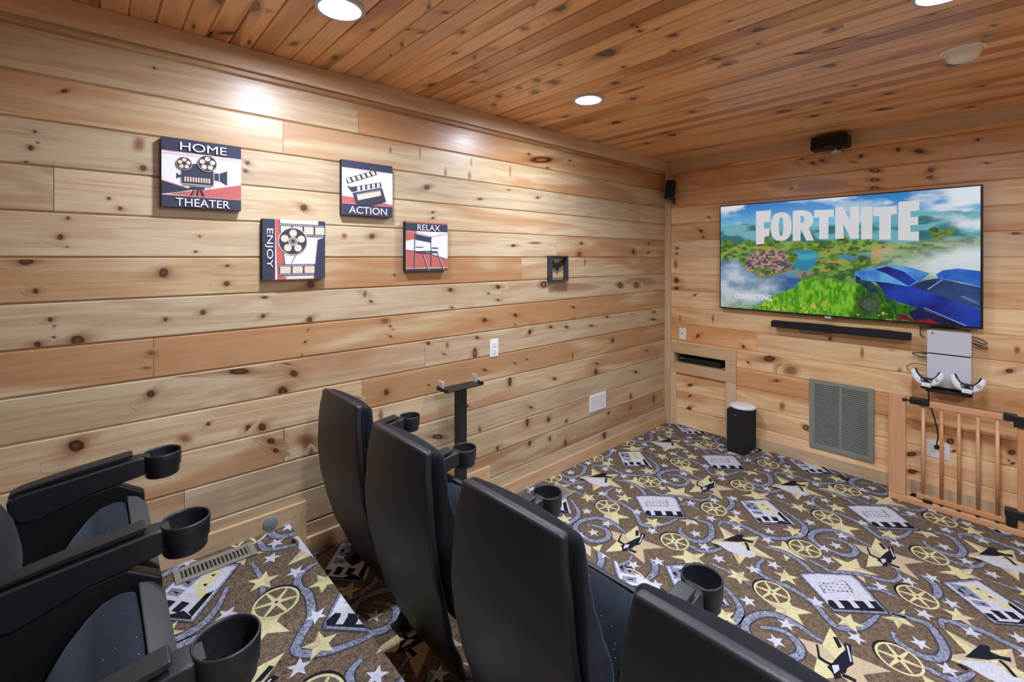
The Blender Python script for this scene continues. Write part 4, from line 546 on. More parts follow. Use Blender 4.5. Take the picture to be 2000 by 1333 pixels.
# ------------------------------------------------------------------ cinema seats
def slab(rear, front, nu, nv):
    """Closed cushion or shell between two surfaces rear(u, v), front(u, v) over u, v in 0..1."""
    bm = bmesh.new()
    A = [[bm.verts.new(rear(i/nu, j/nv)) for j in range(nv+1)] for i in range(nu+1)]
    B = [[bm.verts.new(front(i/nu, j/nv)) for j in range(nv+1)] for i in range(nu+1)]
    for i in range(nu):
        for j in range(nv):
            bm.faces.new((A[i][j], A[i][j+1], A[i+1][j+1], A[i+1][j])); bm.faces.new((B[i][j], B[i+1][j], B[i+1][j+1], B[i][j+1]))
    for i in range(nu):
        bm.faces.new((A[i][0], A[i+1][0], B[i+1][0], B[i][0])); bm.faces.new((A[i][nv], B[i][nv], B[i+1][nv], A[i+1][nv]))
    for j in range(nv):
        bm.faces.new((A[0][j], B[0][j], B[0][j+1], A[0][j+1])); bm.faces.new((A[nu][j], A[nu][j+1], B[nu][j+1], B[nu][j]))
    return bm
def interp(tab, z):
    for (a, va), (b, vb) in zip(tab, tab[1:]):
        if a <= z <= b: t = (z-a)/(b-a); t = t*t*(3-2*t)*.5+t*.5; return va+(vb-va)*t
    return tab[0][1] if z < tab[0][0] else tab[-1][1]
SH_Y = [(.06, .155), (.15, .115), (.258, .064), (.386, .029), (.486, .004), (.60, -.011), (.76, -.011), (.845, 0)]
SH_W = [(.06, .165), (.2, .195), (.4, .214), (.55, .214), (.7, .198), (.845, .174)]
PAD_W = [(.36, .195), (.5, .216), (.65, .214), (.77, .204), (.82, .196), (.835, .188)]
def shell_pt(u, v, dy, inset=0., z0=.06, z1=.845, wk=1.):
    z = z0+(z1-z0)*v; t = 2*u-1
    wid = interp(SH_W, z)*wk-inset
    y = interp(SH_Y, z)+.014*t*t*min(1, 1.2*v+.2)+dy
    if v > .9: z += .012*(1-t*t)*(v-.9)/.1
    return (wid*t, y, z)
def build_seat(name, label, group):
    t = thing(name, label, 'cinema seat', group=group)
    bm = slab(lambda u, v: shell_pt(u, v, 0), lambda u, v: shell_pt(u, v, .028, .002), 16, 24)
    link('back_shell', bm, M['shell'], t, bevel=.010, seg=4, angle=40)
    def pad(u, v, front):
        z = .36+.475*v; t_ = 2*u-1; wid = interp(PAD_W, z)
        y = interp(SH_Y, z)+.014*t_*t_+.032
        if front: y = interp([(.36, .137), (.43, .152), (.48, .153), (.54, .140), (.60, .112), (.70, .078), (.78, .070), (.835, .070)], z)+.020*(1-t_*t_)
        return (wid*t_, y, z)
    pad_f = lambda u, v: pad(u, v, True); pad_r = lambda u, v: pad(u, v, False)
    bm = slab(pad_r, pad_f, 12, 16)
    link('back_pad', bm, M['fabric'], t, bevel=.018, seg=4, angle=40)
    # seat tipped up against the back: fabric cushion over a moulded pan
    bm = bmesh.new()
    prof = [(.215, .345), (.232, .40), (.262, .45), (.292, .485), (.318, .507), (.345, .515), (.374, .512), (.384, .49), (.366, .40), (.335, .32), (.29, .27), (.24, .285)]
    prism(bm, prof, -.195, .195)
    bmesh.ops.subdivide_edges(bm, edges=[e for e in bm.edges if abs(e.verts[0].co.x-e.verts[1].co.x) > .2], cuts=6)
    for v in bm.verts:
        v.co.z += .012*(1-(v.co.x/.205)**2)*(v.co.z > .45)
    link('seat_cushion', bm, M['fabric_worn'], t, bevel=.016, seg=3, angle=50)
    bm = bmesh.new()
    prism(bm, [(.378, .522), (.405, .512), (.428, .485), (.425, .42), (.402, .33), (.35, .255), (.285, .225), (.235, .25), (.242, .283), (.29, .268), (.337, .318), (.368, .40), (.386, .49)], -.20, .20)
    link('seat_pan', bm, M['pan'], t, bevel=.006, seg=2, angle=30)
    bm = boxes((-.20, .20, .19, .225, .20, .28)); cyl(bm, (-.205, .235, .27), (.205, .235, .27), .018)
    link('hinge_bar', bm, M['black'], t, bevel=.004)
    return t
def build_arm(parent, dx):
    """Arm post with padded arm cap and round cup holder, dx across from the seat's middle."""
    bm = bmesh.new()
    prism(bm, [(.125, .572), (.15, .585), (.40, .612), (.425, .612), (.428, .556), (.40, .552), (.30, .538), (.19, .502), (.155, .504), (.13, .53)], -.027, .027)
    a = link('armrest', bm, M['arm'], parent, bevel=.006, seg=3); a.location = (dx, 0, 0)
    bm = bmesh.new()
    prism(bm, [(.128, .578), (.14, .588), (.385, .616), (.398, .622), (.394, .630), (.375, .628), (.25, .614), (.15, .598), (.13, .588)], -.024, .020)
    link('arm_cap', bm, M['arm'], a, bevel=.005, seg=3)
    bm = bmesh.new()
    lathe(bm, [(.0, .538), (.043, .538), (.0455, .542), (.0462, .562), (.0500, .565), (.0515, .610), (.050, .613), (.047, .612), (.0465, .606), (.0435, .546), (.040, .542), (.0, .542)], (0, .472, 0), 40)
    prism(bm, [(.40, .556), (.44, .560), (.44, .608), (.40, .611)], -.022, .022)
    c = link('cup_holder', bm, M['arm'], a)
    s_ = bmesh.new()
    prism(s_, [(.14, .515), (.36, .545), (.425, .50), (.43, .36), (.40, .10), (.42, .012), (.42, 0), (.14, 0), (.14, .012), (.19, .08), (.17, .25), (.115, .40), (.115, .46)], -.02, .02)
    box(s_, -.04, .04, .14, .42, 0, .012)
    p = link('arm_post', s_, M['black'], parent, bevel=.006, seg=2); p.location = (dx, 0, 0)
    return a
def copy_tree(o, parent=None):
    c = o.copy(); COL.objects.link(c)
    if parent: c.parent = parent
    for ch in list(o.children): copy_tree(ch, c)
    return c
FR = 'front row of cinema seats'; RR = 'rear row of cinema seats'
seat0 = build_seat('cinema_seat', 'black cinema seat nearest the left wall in the front row', FR); build_arm(seat0, -.215)
spots = [(.392, -3.392, -.197, None), (.943, -3.420, -.233, 'second black cinema seat from the left wall in the front row'),
         (1.488, -3.427, -.28, 'third black cinema seat in the front row, its whole back in full view'),
         (2.022, -3.445, -.254, 'front row black cinema seat cut off by the lower edge of the photo')]
def set_arm(s, dx):
    for c in s.children:
        if c.name.split('.')[0] in ('armrest', 'arm_post'): c.location.x = dx
rear = [(.667, -4.44, -.262, 'rear row black cinema seat beside the left wall, seat tipped up'), (1.17, -4.44, -.24, 'rear row black cinema seat at the lower left corner, dusty seat tipped up')]
for i, (x, y, dx, lab) in enumerate(spots):
    s = seat0 if i == 0 else copy_tree(seat0)
    s.location = (x, y, ZM); s.rotation_euler.z = .025; set_arm(s, dx)
    if lab: s['label'] = lab
for i, (x, y, dx, lab) in enumerate(rear):
    s = copy_tree(seat0); s.location = (x, y, ZR); s.rotation_euler.z = 0; set_arm(s, dx)
    for c in s.children:
        if c.name.split('.')[0] in ('back_shell', 'back_pad'): c.location.y = 0; s['label'] = lab; s['group'] = RR
    if i == 1: build_arm(s, .235)

# ------------------------------------------------------------------ ceiling fittings
LENSZ = .016
lamp_labels = ['round recessed ceiling light nearest the camera, over the rear step by the left wall', 'round recessed ceiling light further forward, near the middle of the ceiling',
               'recessed ceiling light in the right-hand row, by the smoke alarm', 'recessed ceiling light in the right-hand row, over the front seats', 'recessed ceiling light by the right wall, forward one', 'recessed ceiling light by the right wall, over the steps']
bm = bmesh.new(); lathe(bm, [(.066, -.003), (.070, -.010), (.086, -.008), (.092, -.002), (.092, .0005), (.079, .0005), (.074, .09), (.0715, .09), (.0715, .03)], n=40, closed=True)
l0 = thing('recessed_ceiling_light', lamp_labels[0], 'ceiling light', (*LAMPS[0], ZC), group='recessed ceiling lights')
link('trim_ring', bm, M['ring'], l0)
bm = bmesh.new(); lathe(bm, [(.0712, LENSZ), (.064, LENSZ-.009), (.050, LENSZ-.017), (.030, LENSZ-.022), (0, LENSZ-.024)], n=24)
link('lamp_lens', bm, M['bulb'], l0)
for (x, y), lab in zip(LAMPS[1:], lamp_labels[1:]):
    c = copy_tree(l0); c.location = (x, y, ZC); c['label'] = lab
t = thing('smoke_detector', 'round ivory smoke alarm on the boarded ceiling', 'smoke detector', (2.137, -1.275, ZC))
bm = bmesh.new(); lathe(bm, [(0, .002), (.076, .002), (.076, -.006), (.066, -.011), (.066, -.002)], n=40); link('base_plate', bm, M['ivory'], t)
bm = bmesh.new(); lathe(bm, [(.064, -.010), (.060, -.020), (.052, -.040), (.040, -.049), (0, -.052)], n=40)
link('cover', bm, M['ivory'], t)
bm = bmesh.new(); lathe(bm, [(.014, -.050), (.014, -.0545), (0, -.0545)], (.012, -.012, 0), 20); link('test_button', bm, M['whiteplastic'], t)

# ------------------------------------------------------------------ pictures on the left wall
CMATS = [M[k] for k in ('c_navy', 'c_white', 'c_red', 'c_cream', 'c_pink', 'c_side')]
NV, WH, RD, CR, PK, SD = range(6)
def canvas(y0, z0, label, draw, s=.276):
    """Square stretched canvas, left lower corner at (y0, z0) on the left wall, artwork printed on its face."""
    bm = bmesh.new(); box(bm, .002, .032, y0, y0+s, z0, z0+s, SD)
    draw(Art(bm, (.0322, y0, z0), (0, s, 0), (0, 0, s), (1, 0, 0)))
    o = link('canvas_print', bm, CMATS, recalc=False); return tag(o, label, 'wall art', 'film canvases on the left wall')
def reel(a, x, y, r, hole=.29, dist=.58, n=5, rot=.3):
    a.disc(x, y, r*1.06, CR); a.disc(x, y, r, NV)
    for k in range(n): a.disc(x+r*dist*math.cos(rot+2*math.pi*k/n), y+r*dist*math.sin(rot+2*math.pi*k/n), r*hole, CR); a.k -= 1
    a.k += 1
def draw_home(a):
    a.rect(0, 0, 1, 1, WH); a.rect(0, .81, 1, 1, NV)
    a.rect(0, .795, 1, .805, PK); a.rect(0, .765, 1, .775, PK)
    a.poly([(0, .37), (.36, .27), (.2, .22), (0, .18)], NV); a.poly([(0, .385), (.36, .28), (.36, .27), (0, .37)], PK)
    a.poly([(.1, .185), (.36, .255), (.52, .275), (1, .40), (1, .17)], RD); a.poly([(.52, .285), (1, .41), (1, .395), (.52, .272)], PK)
    a.poly([(.1, .19), (.33, .25), (.33, .258), (.1, .195)], CR)
    a.rect(0, 0, 1, .165, NV); a.rect(0, .165, 1, .176, PK)
    a.rect(.22, .345, .64, .635, CR); a.rect(.23, .355, .63, .625, NV)
    a.poly([(.25, .62), (.4, .66), (.6, .64), (.6, .6), (.25, .6)], NV)
    a.rect(.175, .42, .19, .50, NV); a.rect(.19, .44, .235, .475, NV)
    a.poly([(.64, .44), (.70, .44), (.70, .55), (.64, .55)], NV); a.poly([(.71, .44), (.81, .38), (.81, .60), (.71, .55)], NV); a.rect(.70, .43, .708, .56, CR)
    for k in range(10): a.rect(.268+k*.033, .385, .288+k*.033, .455, CR)
    a.rect(.25, .33, .61, .343, NV); a.rect(.33, .285, .52, .315, NV)
    for x0, x1 in ((.38, .345), (.425, .42), (.455, .5)): a.poly([(x0, .285), (x0+.018, .285), (x1+.02, .19), (x1-.002, .19)], NV)
    reel(a, .265, .645, .092); reel(a, .55, .68, .118)
    a.text('HOME', .215, .835, .80, .955, WH); a.text('THEATER', .165, .02, .84, .135, WH)
def draw_action(a):
    a.rect(0, 0, 1, 1, WH); a.rect(0, .86, 1, 1, NV); a.rect(0, .845, 1, .853, PK)
    a.poly([(0, .34), (.5, .31), (1, .24), (1, .20), (0, .20)], RD); a.poly([(0, .345), (.5, .315), (.5, .305), (0, .33)], PK); a.rect(0, .205, 1, .215, PK)
    a.rect(0, 0, 1, .2, NV); a.text('ACTION', .13, .035, .88, .165, WH)
    D = Vector((.93, .37)).normalized(); N_ = Vector((-D.y, D.x)); o = Vector((.10, .565))
    q = lambda s, t, o=o, D=D, N_=N_: tuple(o+D*s+N_*t)
    a.poly([q(0, 0), q(.62, 0), q(.62, .10), q(0, .10)], NV)
    for k in range(6): a.poly([q(.03+k*.1, .01), q(.09+k*.1, .01), q(.075+k*.1, .09), q(.015+k*.1, .09)], CR)
    D2 = Vector((.97, .25)).normalized(); N2 = Vector((-D2.y, D2.x)); o2 = Vector((.19, .415))
    r = lambda s, t: tuple(o2+D2*s+N2*t)
    a.poly([r(0, .0), r(.60, .0), r(.60, .10), r(0, .10), r(-.08, .14)], NV)
    for k in range(5): a.poly([r(.10+k*.1, .01), r(.16+k*.1, .01), r(.175+k*.1, .09), r(.115+k*.1, .09)], CR)
    a.poly([r(0, -.01), r(.60, -.01), r(.62, -.28), r(.35, -.30), r(.02, -.24)], NV); a.poly([r(.07, -.06), r(.55, -.06), r(.55, -.15), r(.07, -.16)], CR)
    a.line([r(.05, -.045), r(.57, -.045)], .006, WH); a.line([r(-.02, .0), r(.60, .0)], .01, WH)
def draw_enjoy(a):
    a.rect(0, 0, 1, 1, WH); a.rect(0, 0, .19, 1, NV); a.rect(.185, 0, .195, 1, PK)
    a.poly([(.19, 1), (.25, 1), (.33, .25), (.30, 0), (.22, 0)], RD); a.poly([(.25, 1), (.262, 1), (.345, .25), (.33, .25)], NV)
    a.poly([(1, .72), (.875, .68), (.82, .12), (.80, 0), (1, 0)], NV); a.poly([(.865, .68), (.875, .68), (.81, .0), (.795, 0)], PK); a.rect(.88, .92, 1, 1, NV)
    def film(x0, x1, y0, y1, n):
        a.rect(x0, y0, x1, y1, NV); h = y1-y0
        for k in range(n): w_ = (x1-x0)/n; a.rect(x0+w_*k+.014, y0+h*.2, x0+w_*(k+1)-.014, y1-h*.2, CR); a.k -= 1
        m = int((x1-x0)/.031)
        for k in range(m):
            for yy in (y0+h*.05, y1-h*.15): a.rect(x0+.006+k*.031, yy, x0+.02+k*.031, yy+h*.09, WH); a.k -= 1
        a.k += 2
    film(.26, 1, .72, .935, 4); film(.25, .83, .06, .255, 3)
    a.line([(.44, .26), (.46, .32), (.52, .42)], .01, NV)
    reel(a, .465, .64, .222, .27, .62); a.disc(.465, .64, .075, CR); a.disc(.465, .64, .06, NV); a.disc(.465, .64, .045, CR); a.disc(.465, .64, .036, NV)
    a.rect(.25, 0, .36, .045, RD); a.rect(.37, 0, .80, .03, CR)
    a.text('ENJOY', .035, .2, .155, .84, WH, rot=1)
def draw_relax(a):
    a.rect(0, 0, 1, 1, WH); a.rect(0, .81, 1, .975, NV); a.rect(0, .97, 1, 1, RD)
    a.poly([(0, .81), (.25, .81), (.25, .66), (0, .60)], RD); a.poly([(0, .81), (.62, .70), (.62, .71), (.06, .82)], PK); a.poly([(1, .79), (.56, .70), (.57, .69), (1, .775)], PK)
    a.poly([(0, .42), (.45, .37), (1, .23), (1, .05), (0, .05)], RD); a.poly([(0, .43), (.45, .38), (1, .24), (1, .225), (.45, .365), (0, .415)], NV); a.rect(0, .045, 1, .06, CR); a.rect(0, 0, 1, .045, NV)
    a.poly([(.22, .75), (.60, .69), (.58, .585), (.22, .635)], NV)
    a.poly([(.24, .6), (.58, .56), (.57, .40), (.23, .38)], WH)
    for l in ([(.20, .76), (.19, .05)], [(.58, .70), (.585, .08)], [(.22, .38), (.38, .355), (.75, .38)], [(.38, .355), (.52, 0)], [(.73, .38), (.88, .02)], [(.22, .485), (.40, .48)], [(.60, .475), (.76, .47)], [(.22, .39), (.56, .405), (.74, .395)]): a.line(l, .018, NV)
    a.line([(.40, .35), (.54, .0)], .007, WH); a.line([(.75, .37), (.90, .02)], .007, WH)
    a.text('RELAX', .26, .83, .80, .95, WH)
canvas(-3.939, 1.788, 'square canvas reading HOME THEATER with a film camera', draw_home)
canvas(-3.220, 1.801, 'square canvas reading ACTION with a clapperboard', draw_action)
canvas(-3.579, 1.484, 'square canvas reading ENJOY with a film reel', draw_enjoy)
canvas(-2.864, 1.510, "square canvas reading RELAX with a director's chair", draw_relax)
# shadow box with a bat cut-out
t = thing('shadow_box_frame', 'small dark open box frame with a black bat cut-out', 'wall art', (0, -1.606, 1.504))
h = .094; bm = boxes((.002, .045, -h, -h+.014, -h, h), (.002, .045, h-.014, h, -h, h), (.002, .045, -h+.014, h-.014, h-.012, h), (.002, .045, -h+.014, h-.014, -h, -h+.012))
link('frame', bm, M['frame_dark'], t, bevel=.002)
half = [(0, .024), (.006, .024), (.009, .038), (.012, .024), (.022, .020), (.030, .028), (.050, .046), (.064, .052), (.072, .046), (.068, .030), (.076, .012), (.066, .006), (.056, .008), (.048, -.006), (.036, -.008), (.026, -.004), (.016, -.018), (.006, -.026), (0, -.040)]
bat = half+[(-x, z) for x, z in half[-2:0:-1]]
bm = bmesh.new(); prism(bm, [(x*.86, z*.95+.016) for x, z in bat], .018, .022)
link('bat_cutout', bm, M['black'], t)

# ------------------------------------------------------------------ small fittings on the left wall and floor
def plate_bm(w_, h_, d=.006):
    return boxes((0, d, -w_/2, w_/2, -h_/2, h_/2))
t = thing('wall_outlet', 'white double wall outlet on the left wall behind the black bracket post', 'wall outlet', (0, -2.204, .994))
link('face_plate', plate_bm(.073, .115), M['whiteplastic'], t, bevel=.003)
for zz in (.021, -.021):
    bm = boxes((.006, .0085, -.017, .017, zz-.015, zz+.015)); box(bm, .0085, .0088, -.009, -.006, zz-.002, zz+.009, 1); box(bm, .0085, .0088, .006, .009, zz-.002, zz+.009, 1); box(bm, .0085, .0088, -.003, .003, zz-.011, zz-.006, 1)
    link('receptacle', bm, [M['whiteplastic'], M['grey']], t)
t = thing('wall_vent', 'small white louvred vent low on the left wall', 'vent', (0, -1.105, .409))
bm = boxes((0, .010, -.105, -.090, -.066, .066), (0, .010, .090, .105, -.066, .066), (0, .010, -.09, .09, .052, .066), (0, .010, -.09, .09, -.066, -.052)); link('vent_frame', bm, M['whiteplastic'], t, bevel=.003)
link('shade_backing', boxes((0, .002, -.09, .09, -.052, .052)), M['dark'], t); bm = bmesh.new()  # near-black sheet paints the shade between the louvres
for k in range(7):
    z = -.049+k*.0148; prism(bm, [(.002, z+.0085), (.010, z+.0015), (.010, z+.0065), (.002, z+.0115)], -.09, .09, 'XZ')
link('louvres', bm, M['whiteplastic'], t)
o = bmesh.new(); lathe(o, [(0, .0), (.031, .0), (.031, .006), (.027, .008), (0, .008)], n=32)
bmesh.ops.rotate(o, verts=o.verts, cent=(0, 0, 0), matrix=Matrix.Rotation(math.pi/2, 3, 'Y'))
o = link('step_light', o, M['grey']); o.location = (T_, -3.543, .376); tag(o, 'round grey cover plate on the skirting of the rear step', 'cover plate')
def register(name, label, cx, cy, z, w_, l_, n, rz=0, ang=0):
    t = thing(name, label, 'floor register', (cx, cy, z), rz)
    fr = boxes((-w_/2, w_/2, -l_/2, -l_/2+.022, 0, .006), (-w_/2, w_/2, l_/2-.022, l_/2, 0, .006), (-w_/2, -w_/2+.022, -l_/2+.022, l_/2-.022, 0, .006), (w_/2-.022, w_/2, -l_/2+.022, l_/2-.022, 0, .006))
    link('register_frame', fr, M['register'], t, bevel=.002)
    bm = boxes((-w_/2+.022, w_/2-.022, -l_/2+.022, l_/2-.022, .0022, .0024))
    link('shade_backing', bm, M['dark'], t)  # near-black sheet in place of the shaded duct under the slats
    bm = bmesh.new(); s = (l_-.044)/n
    for k in range(n):
        y = -l_/2+.022+s*(k+.5); prism(bm, [(y-.0025, .0025), (y+.0015, .0025), (y+.0045, .0058), (y+.0005, .0058)], -w_/2+.022, w_/2-.022)
    link('slats', bm, M['register'], t)
    return t
register('floor_register', 'grey slatted floor register in the carpet of the rear step', .101, -3.766, ZR+.0026, .102, .28, 17)
register('floor_register', 'grey slatted floor register in the front carpet behind the cup holder', .2, -1.86, ZF+.0026, .16, .29, 16)
# bracket post between wall and seats
t = thing('bracket_stand', 'black upright post with a flat bracket and silver clips, by the left wall', 'stand', (.125, -2.56, ZM))
bm = boxes((-.020, .020, -.032, .032, .01, .66)); box(bm, -.006, .0205, -.006, .006, .012, .655); link('post', bm, M['blackmetal'], t, bevel=.004)
link('foot_plate', boxes((-.10, .09, -.11, .11, 0, .010)), M['blackmetal'], t, bevel=.004)
br = link('bracket', boxes((-.05, .05, -.125, .125, .674, .682), (-.05, .05, -.132, -.124, .674, .694), (-.05, .05, .124, .132, .674, .694), (-.02, .02, -.03, .03, .655, .675)), M['blackmetal'], t, bevel=.002)
for sgn in (-1, 1):
    bm = boxes((-.045, .0, sgn*.118-.004, sgn*.118+.004, .682, .728)); link('clip', bm, M['chrome'], t, bevel=.001)
    bm = bmesh.new(); cyl(bm, (.035, sgn*.118, .680), (.035, sgn*.118, .696), .007); link('clamp_screw', bm, M['black'], t)
    bm = bmesh.new(); cyl(bm, (-.04, sgn*.128, .68), (-.04, sgn*.128, .70), .006); link('clamp_screw', bm, M['black'], t)

# ------------------------------------------------------------------ television
TX0, TX1, TZ0, TZ1 = .538, 2.157, 1.139, 2.039
t = thing('television', 'large flat television showing a game title screen, high on the screen wall', 'television', ((TX0+TX1)/2, 0, TZ0))
t.location = (0, 0, 0)
bm = boxes((TX0, TX1, -.060, -.028, TZ0, TZ1)); link('housing', bm, M['bezel'], t, bevel=.003)
bm = boxes((TX0+.35, TX1-.35, -.028, 0, TZ0+.2, TZ1-.2)); link('wall_mount', bm, M['black'], t)
bm = boxes((1.322, 1.366, -.063, -.058, TZ0-.012, TZ0+.003)); link('badge', bm, M['chrome'], t, bevel=.001)
GL = ['sky', 'cloud', 'far', 'green', 'lake', 'water', 'town', 'mist', 'grass', 'gap', 'hood', 'body', 'roof', 'glass', 'glassl', 'under', 'tyre', 'hub', 'bump', 'linec', 'red', 'letter', 'tree', 'treeo', 'white']
B_ = 0.8
GM = {'sky': glow('screen_sky', (30, 110, 200), (90, 180, 225), 5, B_, 2.5), 'cloud': glow('screen_cloud', (235, 240, 248), (150, 195, 225), 14, B_), 'far': glow('screen_far_hills', (40, 130, 130), (110, 180, 175), 9, B_, 2),
      'green': glow('screen_meadow', (60, 120, 40), (140, 180, 80), 12, B_, 2.5), 'lake': glow('screen_lake', (30, 130, 165), (70, 175, 195), 10, B_), 'water': glow('screen_river', (35, 85, 140), (120, 160, 190), 6, B_, 1.5),
      'town': glow('screen_town', (90, 80, 90), (190, 150, 120), 60, B_), 'mist': glow('screen_mist', (200, 212, 222), (110, 140, 165), 6, B_, 1.5), 'grass': glow('screen_grass', (50, 135, 10), (120, 190, 30), 26, B_, .4),
      'gap': glow('screen_dark_grass', (20, 70, 8), (50, 110, 12), 26, B_, .4), 'hood': glow('screen_car_bonnet', (40, 110, 200), (96, 170, 226), 7, B_), 'body': glow('screen_car_body', (8, 20, 110), (24, 64, 178), 4, B_),
      'roof': glow('screen_car_roof', (70, 145, 225), (25, 90, 195), 5, B_), 'glass': glow('screen_car_glass', (25, 45, 90), (45, 75, 130), 6, B_), 'glassl': glow('screen_car_reflection', (90, 115, 160), (60, 85, 140), 9, B_),
      'under': glow('screen_car_shadow', (10, 10, 40), (15, 20, 80), 6, B_), 'tyre': glow('screen_tyre', (45, 55, 50), (70, 80, 75), 20, B_), 'hub': glow('screen_hub', (50, 90, 40), (85, 100, 85), 40, B_), 'bump': glow('screen_bumper', (40, 70, 100), (20, 40, 60), 20, B_),
      'linec': glow('screen_car_line', (150, 165, 215), None, s=B_), 'red': glow('screen_red', (150, 20, 40), (60, 10, 30), 12, B_), 'letter': glow('screen_letters', (222, 222, 226), None, s=B_), 'tree': glow('screen_tree', (45, 90, 35), (100, 140, 60), 40, B_),
      'treeo': glow('screen_autumn_tree', (170, 130, 40), (110, 120, 50), 40, B_), 'white': glow('screen_white_text', (226, 230, 232), None, s=B_)}
gi = {n: i for i, n in enumerate(GL)}
S0, S1, Z0, Z1 = TX0+.009, TX1-.011, TZ0+.012, TZ1-.009
def screen_colours(W, H):
    """The landscape shown on the screen, one colour per grid point."""
    U, V = np.meshgrid(np.linspace(0, 1, W), np.linspace(0, 1, H))
    rs = np.random.RandomState(4)
    def vn(fx, fy, seed):
        g = np.random.RandomState(seed).rand(int(fy)+3, int(fx)+3); x, y = U*fx, V*fy
        i, j = x.astype(int), y.astype(int); s, t = x-i, y-j; s = s*s*(3-2*s); t = t*t*(3-2*t)
        return (g[j, i]*(1-s)+g[j, i+1]*s)*(1-t)+(g[j+1, i]*(1-s)+g[j+1, i+1]*s)*t
    def fbm(fx, fy, seed, o=5):
        r = 0; a_ = .5
        for k in range(o): r = r+a_*vn(fx*2**k, fy*2**k, seed+k); a_ *= .5
        return r/(1-.5**o)
    C_ = lambda *c: np.array(lin(c))[None, None, :]
    sm = lambda x, a_, b_: (lambda t: t*t*(3-2*t))(np.clip((x-a_)/(b_-a_), 0, 1))
    out = np.ones((H, W, 3))*C_(40, 130, 205)
    def lay(mask, c, c2=None, n=None):
        nonlocal out
        col = C_(*c) if c2 is None else C_(*c)*(1-n[..., None])+C_(*c2)*n[..., None]
        out = out*(1-mask[..., None])+col*mask[..., None]
    jx, jy = (fbm(14, 9, 50)-.5), (fbm(14, 9, 60)-.5)
    def inside(poly, j=.03, soft=.012):
        """Soft point-in-outline test with a frayed edge."""
        x, y = U+jx*j, V+jy*j; ins = np.zeros_like(U, bool); d = np.full_like(U, 9.)
        for (x0, y0), (x1, y1) in zip(poly, poly[1:]+poly[:1]):
            if abs(y1-y0) > 1e-9: ins ^= ((y0 > y) != (y1 > y)) & (x < (x1-x0)*(y-y0)/(y1-y0)+x0)
            ex, ey = x1-x0, y1-y0; t = np.clip(((x-x0)*ex+(y-y0)*ey)/(ex*ex+ey*ey+1e-12), 0, 1)
            d = np.minimum(d, np.hypot((x-x0-t*ex)*1.78, y-y0-t*ey))
        return sm(np.where(ins, d, -d), -soft, soft)
    bl = lambda x, y, rx, ry: np.clip(1.25-np.hypot((U-x)/rx, (V-y)/ry), 0, 1)
    lay(sm(V, 1., .74), (120, 195, 228))
    cn = fbm(5, 7, 1); band = .16*sm(U, .58, .95)+.14*sm(U, .25, .0)*sm(V, .5, .7)
    lay(sm(cn+band, .47, .62)*.95, (236, 240, 246), (170, 200, 226), sm(fbm(9, 14, 9), .4, .65))
    hz = .80+.08*(fbm(5, 1, 20)-.5)+.05*(fbm(16, 1, 25)-.5)+.03*np.sin(U*9)
    lay(sm(hz-V, -.004, .012), (110, 178, 190), (40, 112, 116), sm(fbm(12, 18, 30)-.35*(V-.65), .4, .62))
    hz = .635+.10*(fbm(6, 1, 40)-.5)
    tr = sm(fbm(40, 46, 33), .48, .6)
    lay(sm(hz-V, -.004, .02), (112, 156, 74), (52, 96, 48), tr)
    lay(inside(TVP['green1'], .05), (132, 166, 74), (58, 104, 40), tr)
    lay(inside(TVP['green1'], .05)*sm(fbm(22, 26, 70), .60, .68)*.9, (196, 148, 50))
    lay(sm(np.abs(V-.50-.03*np.sin(U*11)), .012, .004)*sm(U, .3, .5)*sm(U, .85, .7)*.7, (176, 160, 120))
    lay(inside(TVP['water'], .05, .02), (40, 92, 148), (96, 146, 184), sm(fbm(8, 14, 80), .35, .65))
    lay(inside(TVP['lake'], .02), (34, 134, 168), (66, 170, 192), sm(fbm(10, 16, 85), .35, .65)); lay(inside(TVP['lake2'], .02), (60, 140, 170))
    lay(inside(TVP['towngrass'], .03), (92, 124, 50), (150, 128, 50), sm(fbm(60, 50, 88), .45, .6))
    lay(inside(TVP['town'], .03), (186, 150, 126), (80, 72, 88), sm(fbm(90, 70, 90, 3), .4, .6)); lay(inside(TVP['rock'], .02), (150, 136, 120), (96, 100, 90), sm(fbm(60, 60, 92), .4, .6))
    for x, y in TVP['trees']:
        n = sm(fbm(80, 70, 95), .35, .65); lay(sm(bl(x+jx*.02, y+jy*.02, rs.uniform(.016, .028), rs.uniform(.022, .04)), .1, .4), rs.choice([0, 1]) and (40, 84, 34) or (72, 116, 44), (112, 140, 56), n)
    mist = sm(fbm(6, 6, 100), .30, .62)
    lay(np.clip(inside(TVP['mist'], .09, .07)*(.35+.75*mist), 0, 1)*.85, (205, 215, 224), (128, 160, 184), sm(fbm(9, 9, 105), .4, .7))
    lay(np.clip(sm(U, .60, .92)*sm(V, .22, .34)*sm(V, .66, .50)*(.35+.8*sm(fbm(6, 9, 110), .3, .65)), 0, 1)*.9, (214, 224, 230))
    lay(sm(fbm(5, 6, 115)+.3*sm(U, .8, 1.)-.12, .48, .66)*sm(U, .76, .92)*sm(V, .36, .55)*.9, (228, 236, 242))
    st = sm(fbm(120, 26, 120, 3), .3, .7)
    lay(inside(TVP['grass'], .05, .014), (64, 140, 14), (128, 192, 40), st); lay(inside(TVP['gap'], .02), (24, 74, 10), (56, 116, 16), st)
    lay(inside(TVP['grass'], .05, .014)*sm(fbm(70, 44, 130, 2), .70, .76)*sm(V, .16, .06), (206, 190, 90))
    return out
import numpy as np
GW, GH = 440, 248
colr = screen_colours(GW, GH)
bm = bmesh.new(); cl_ = bm.verts.layers.float_color.new('picture')
gv = []
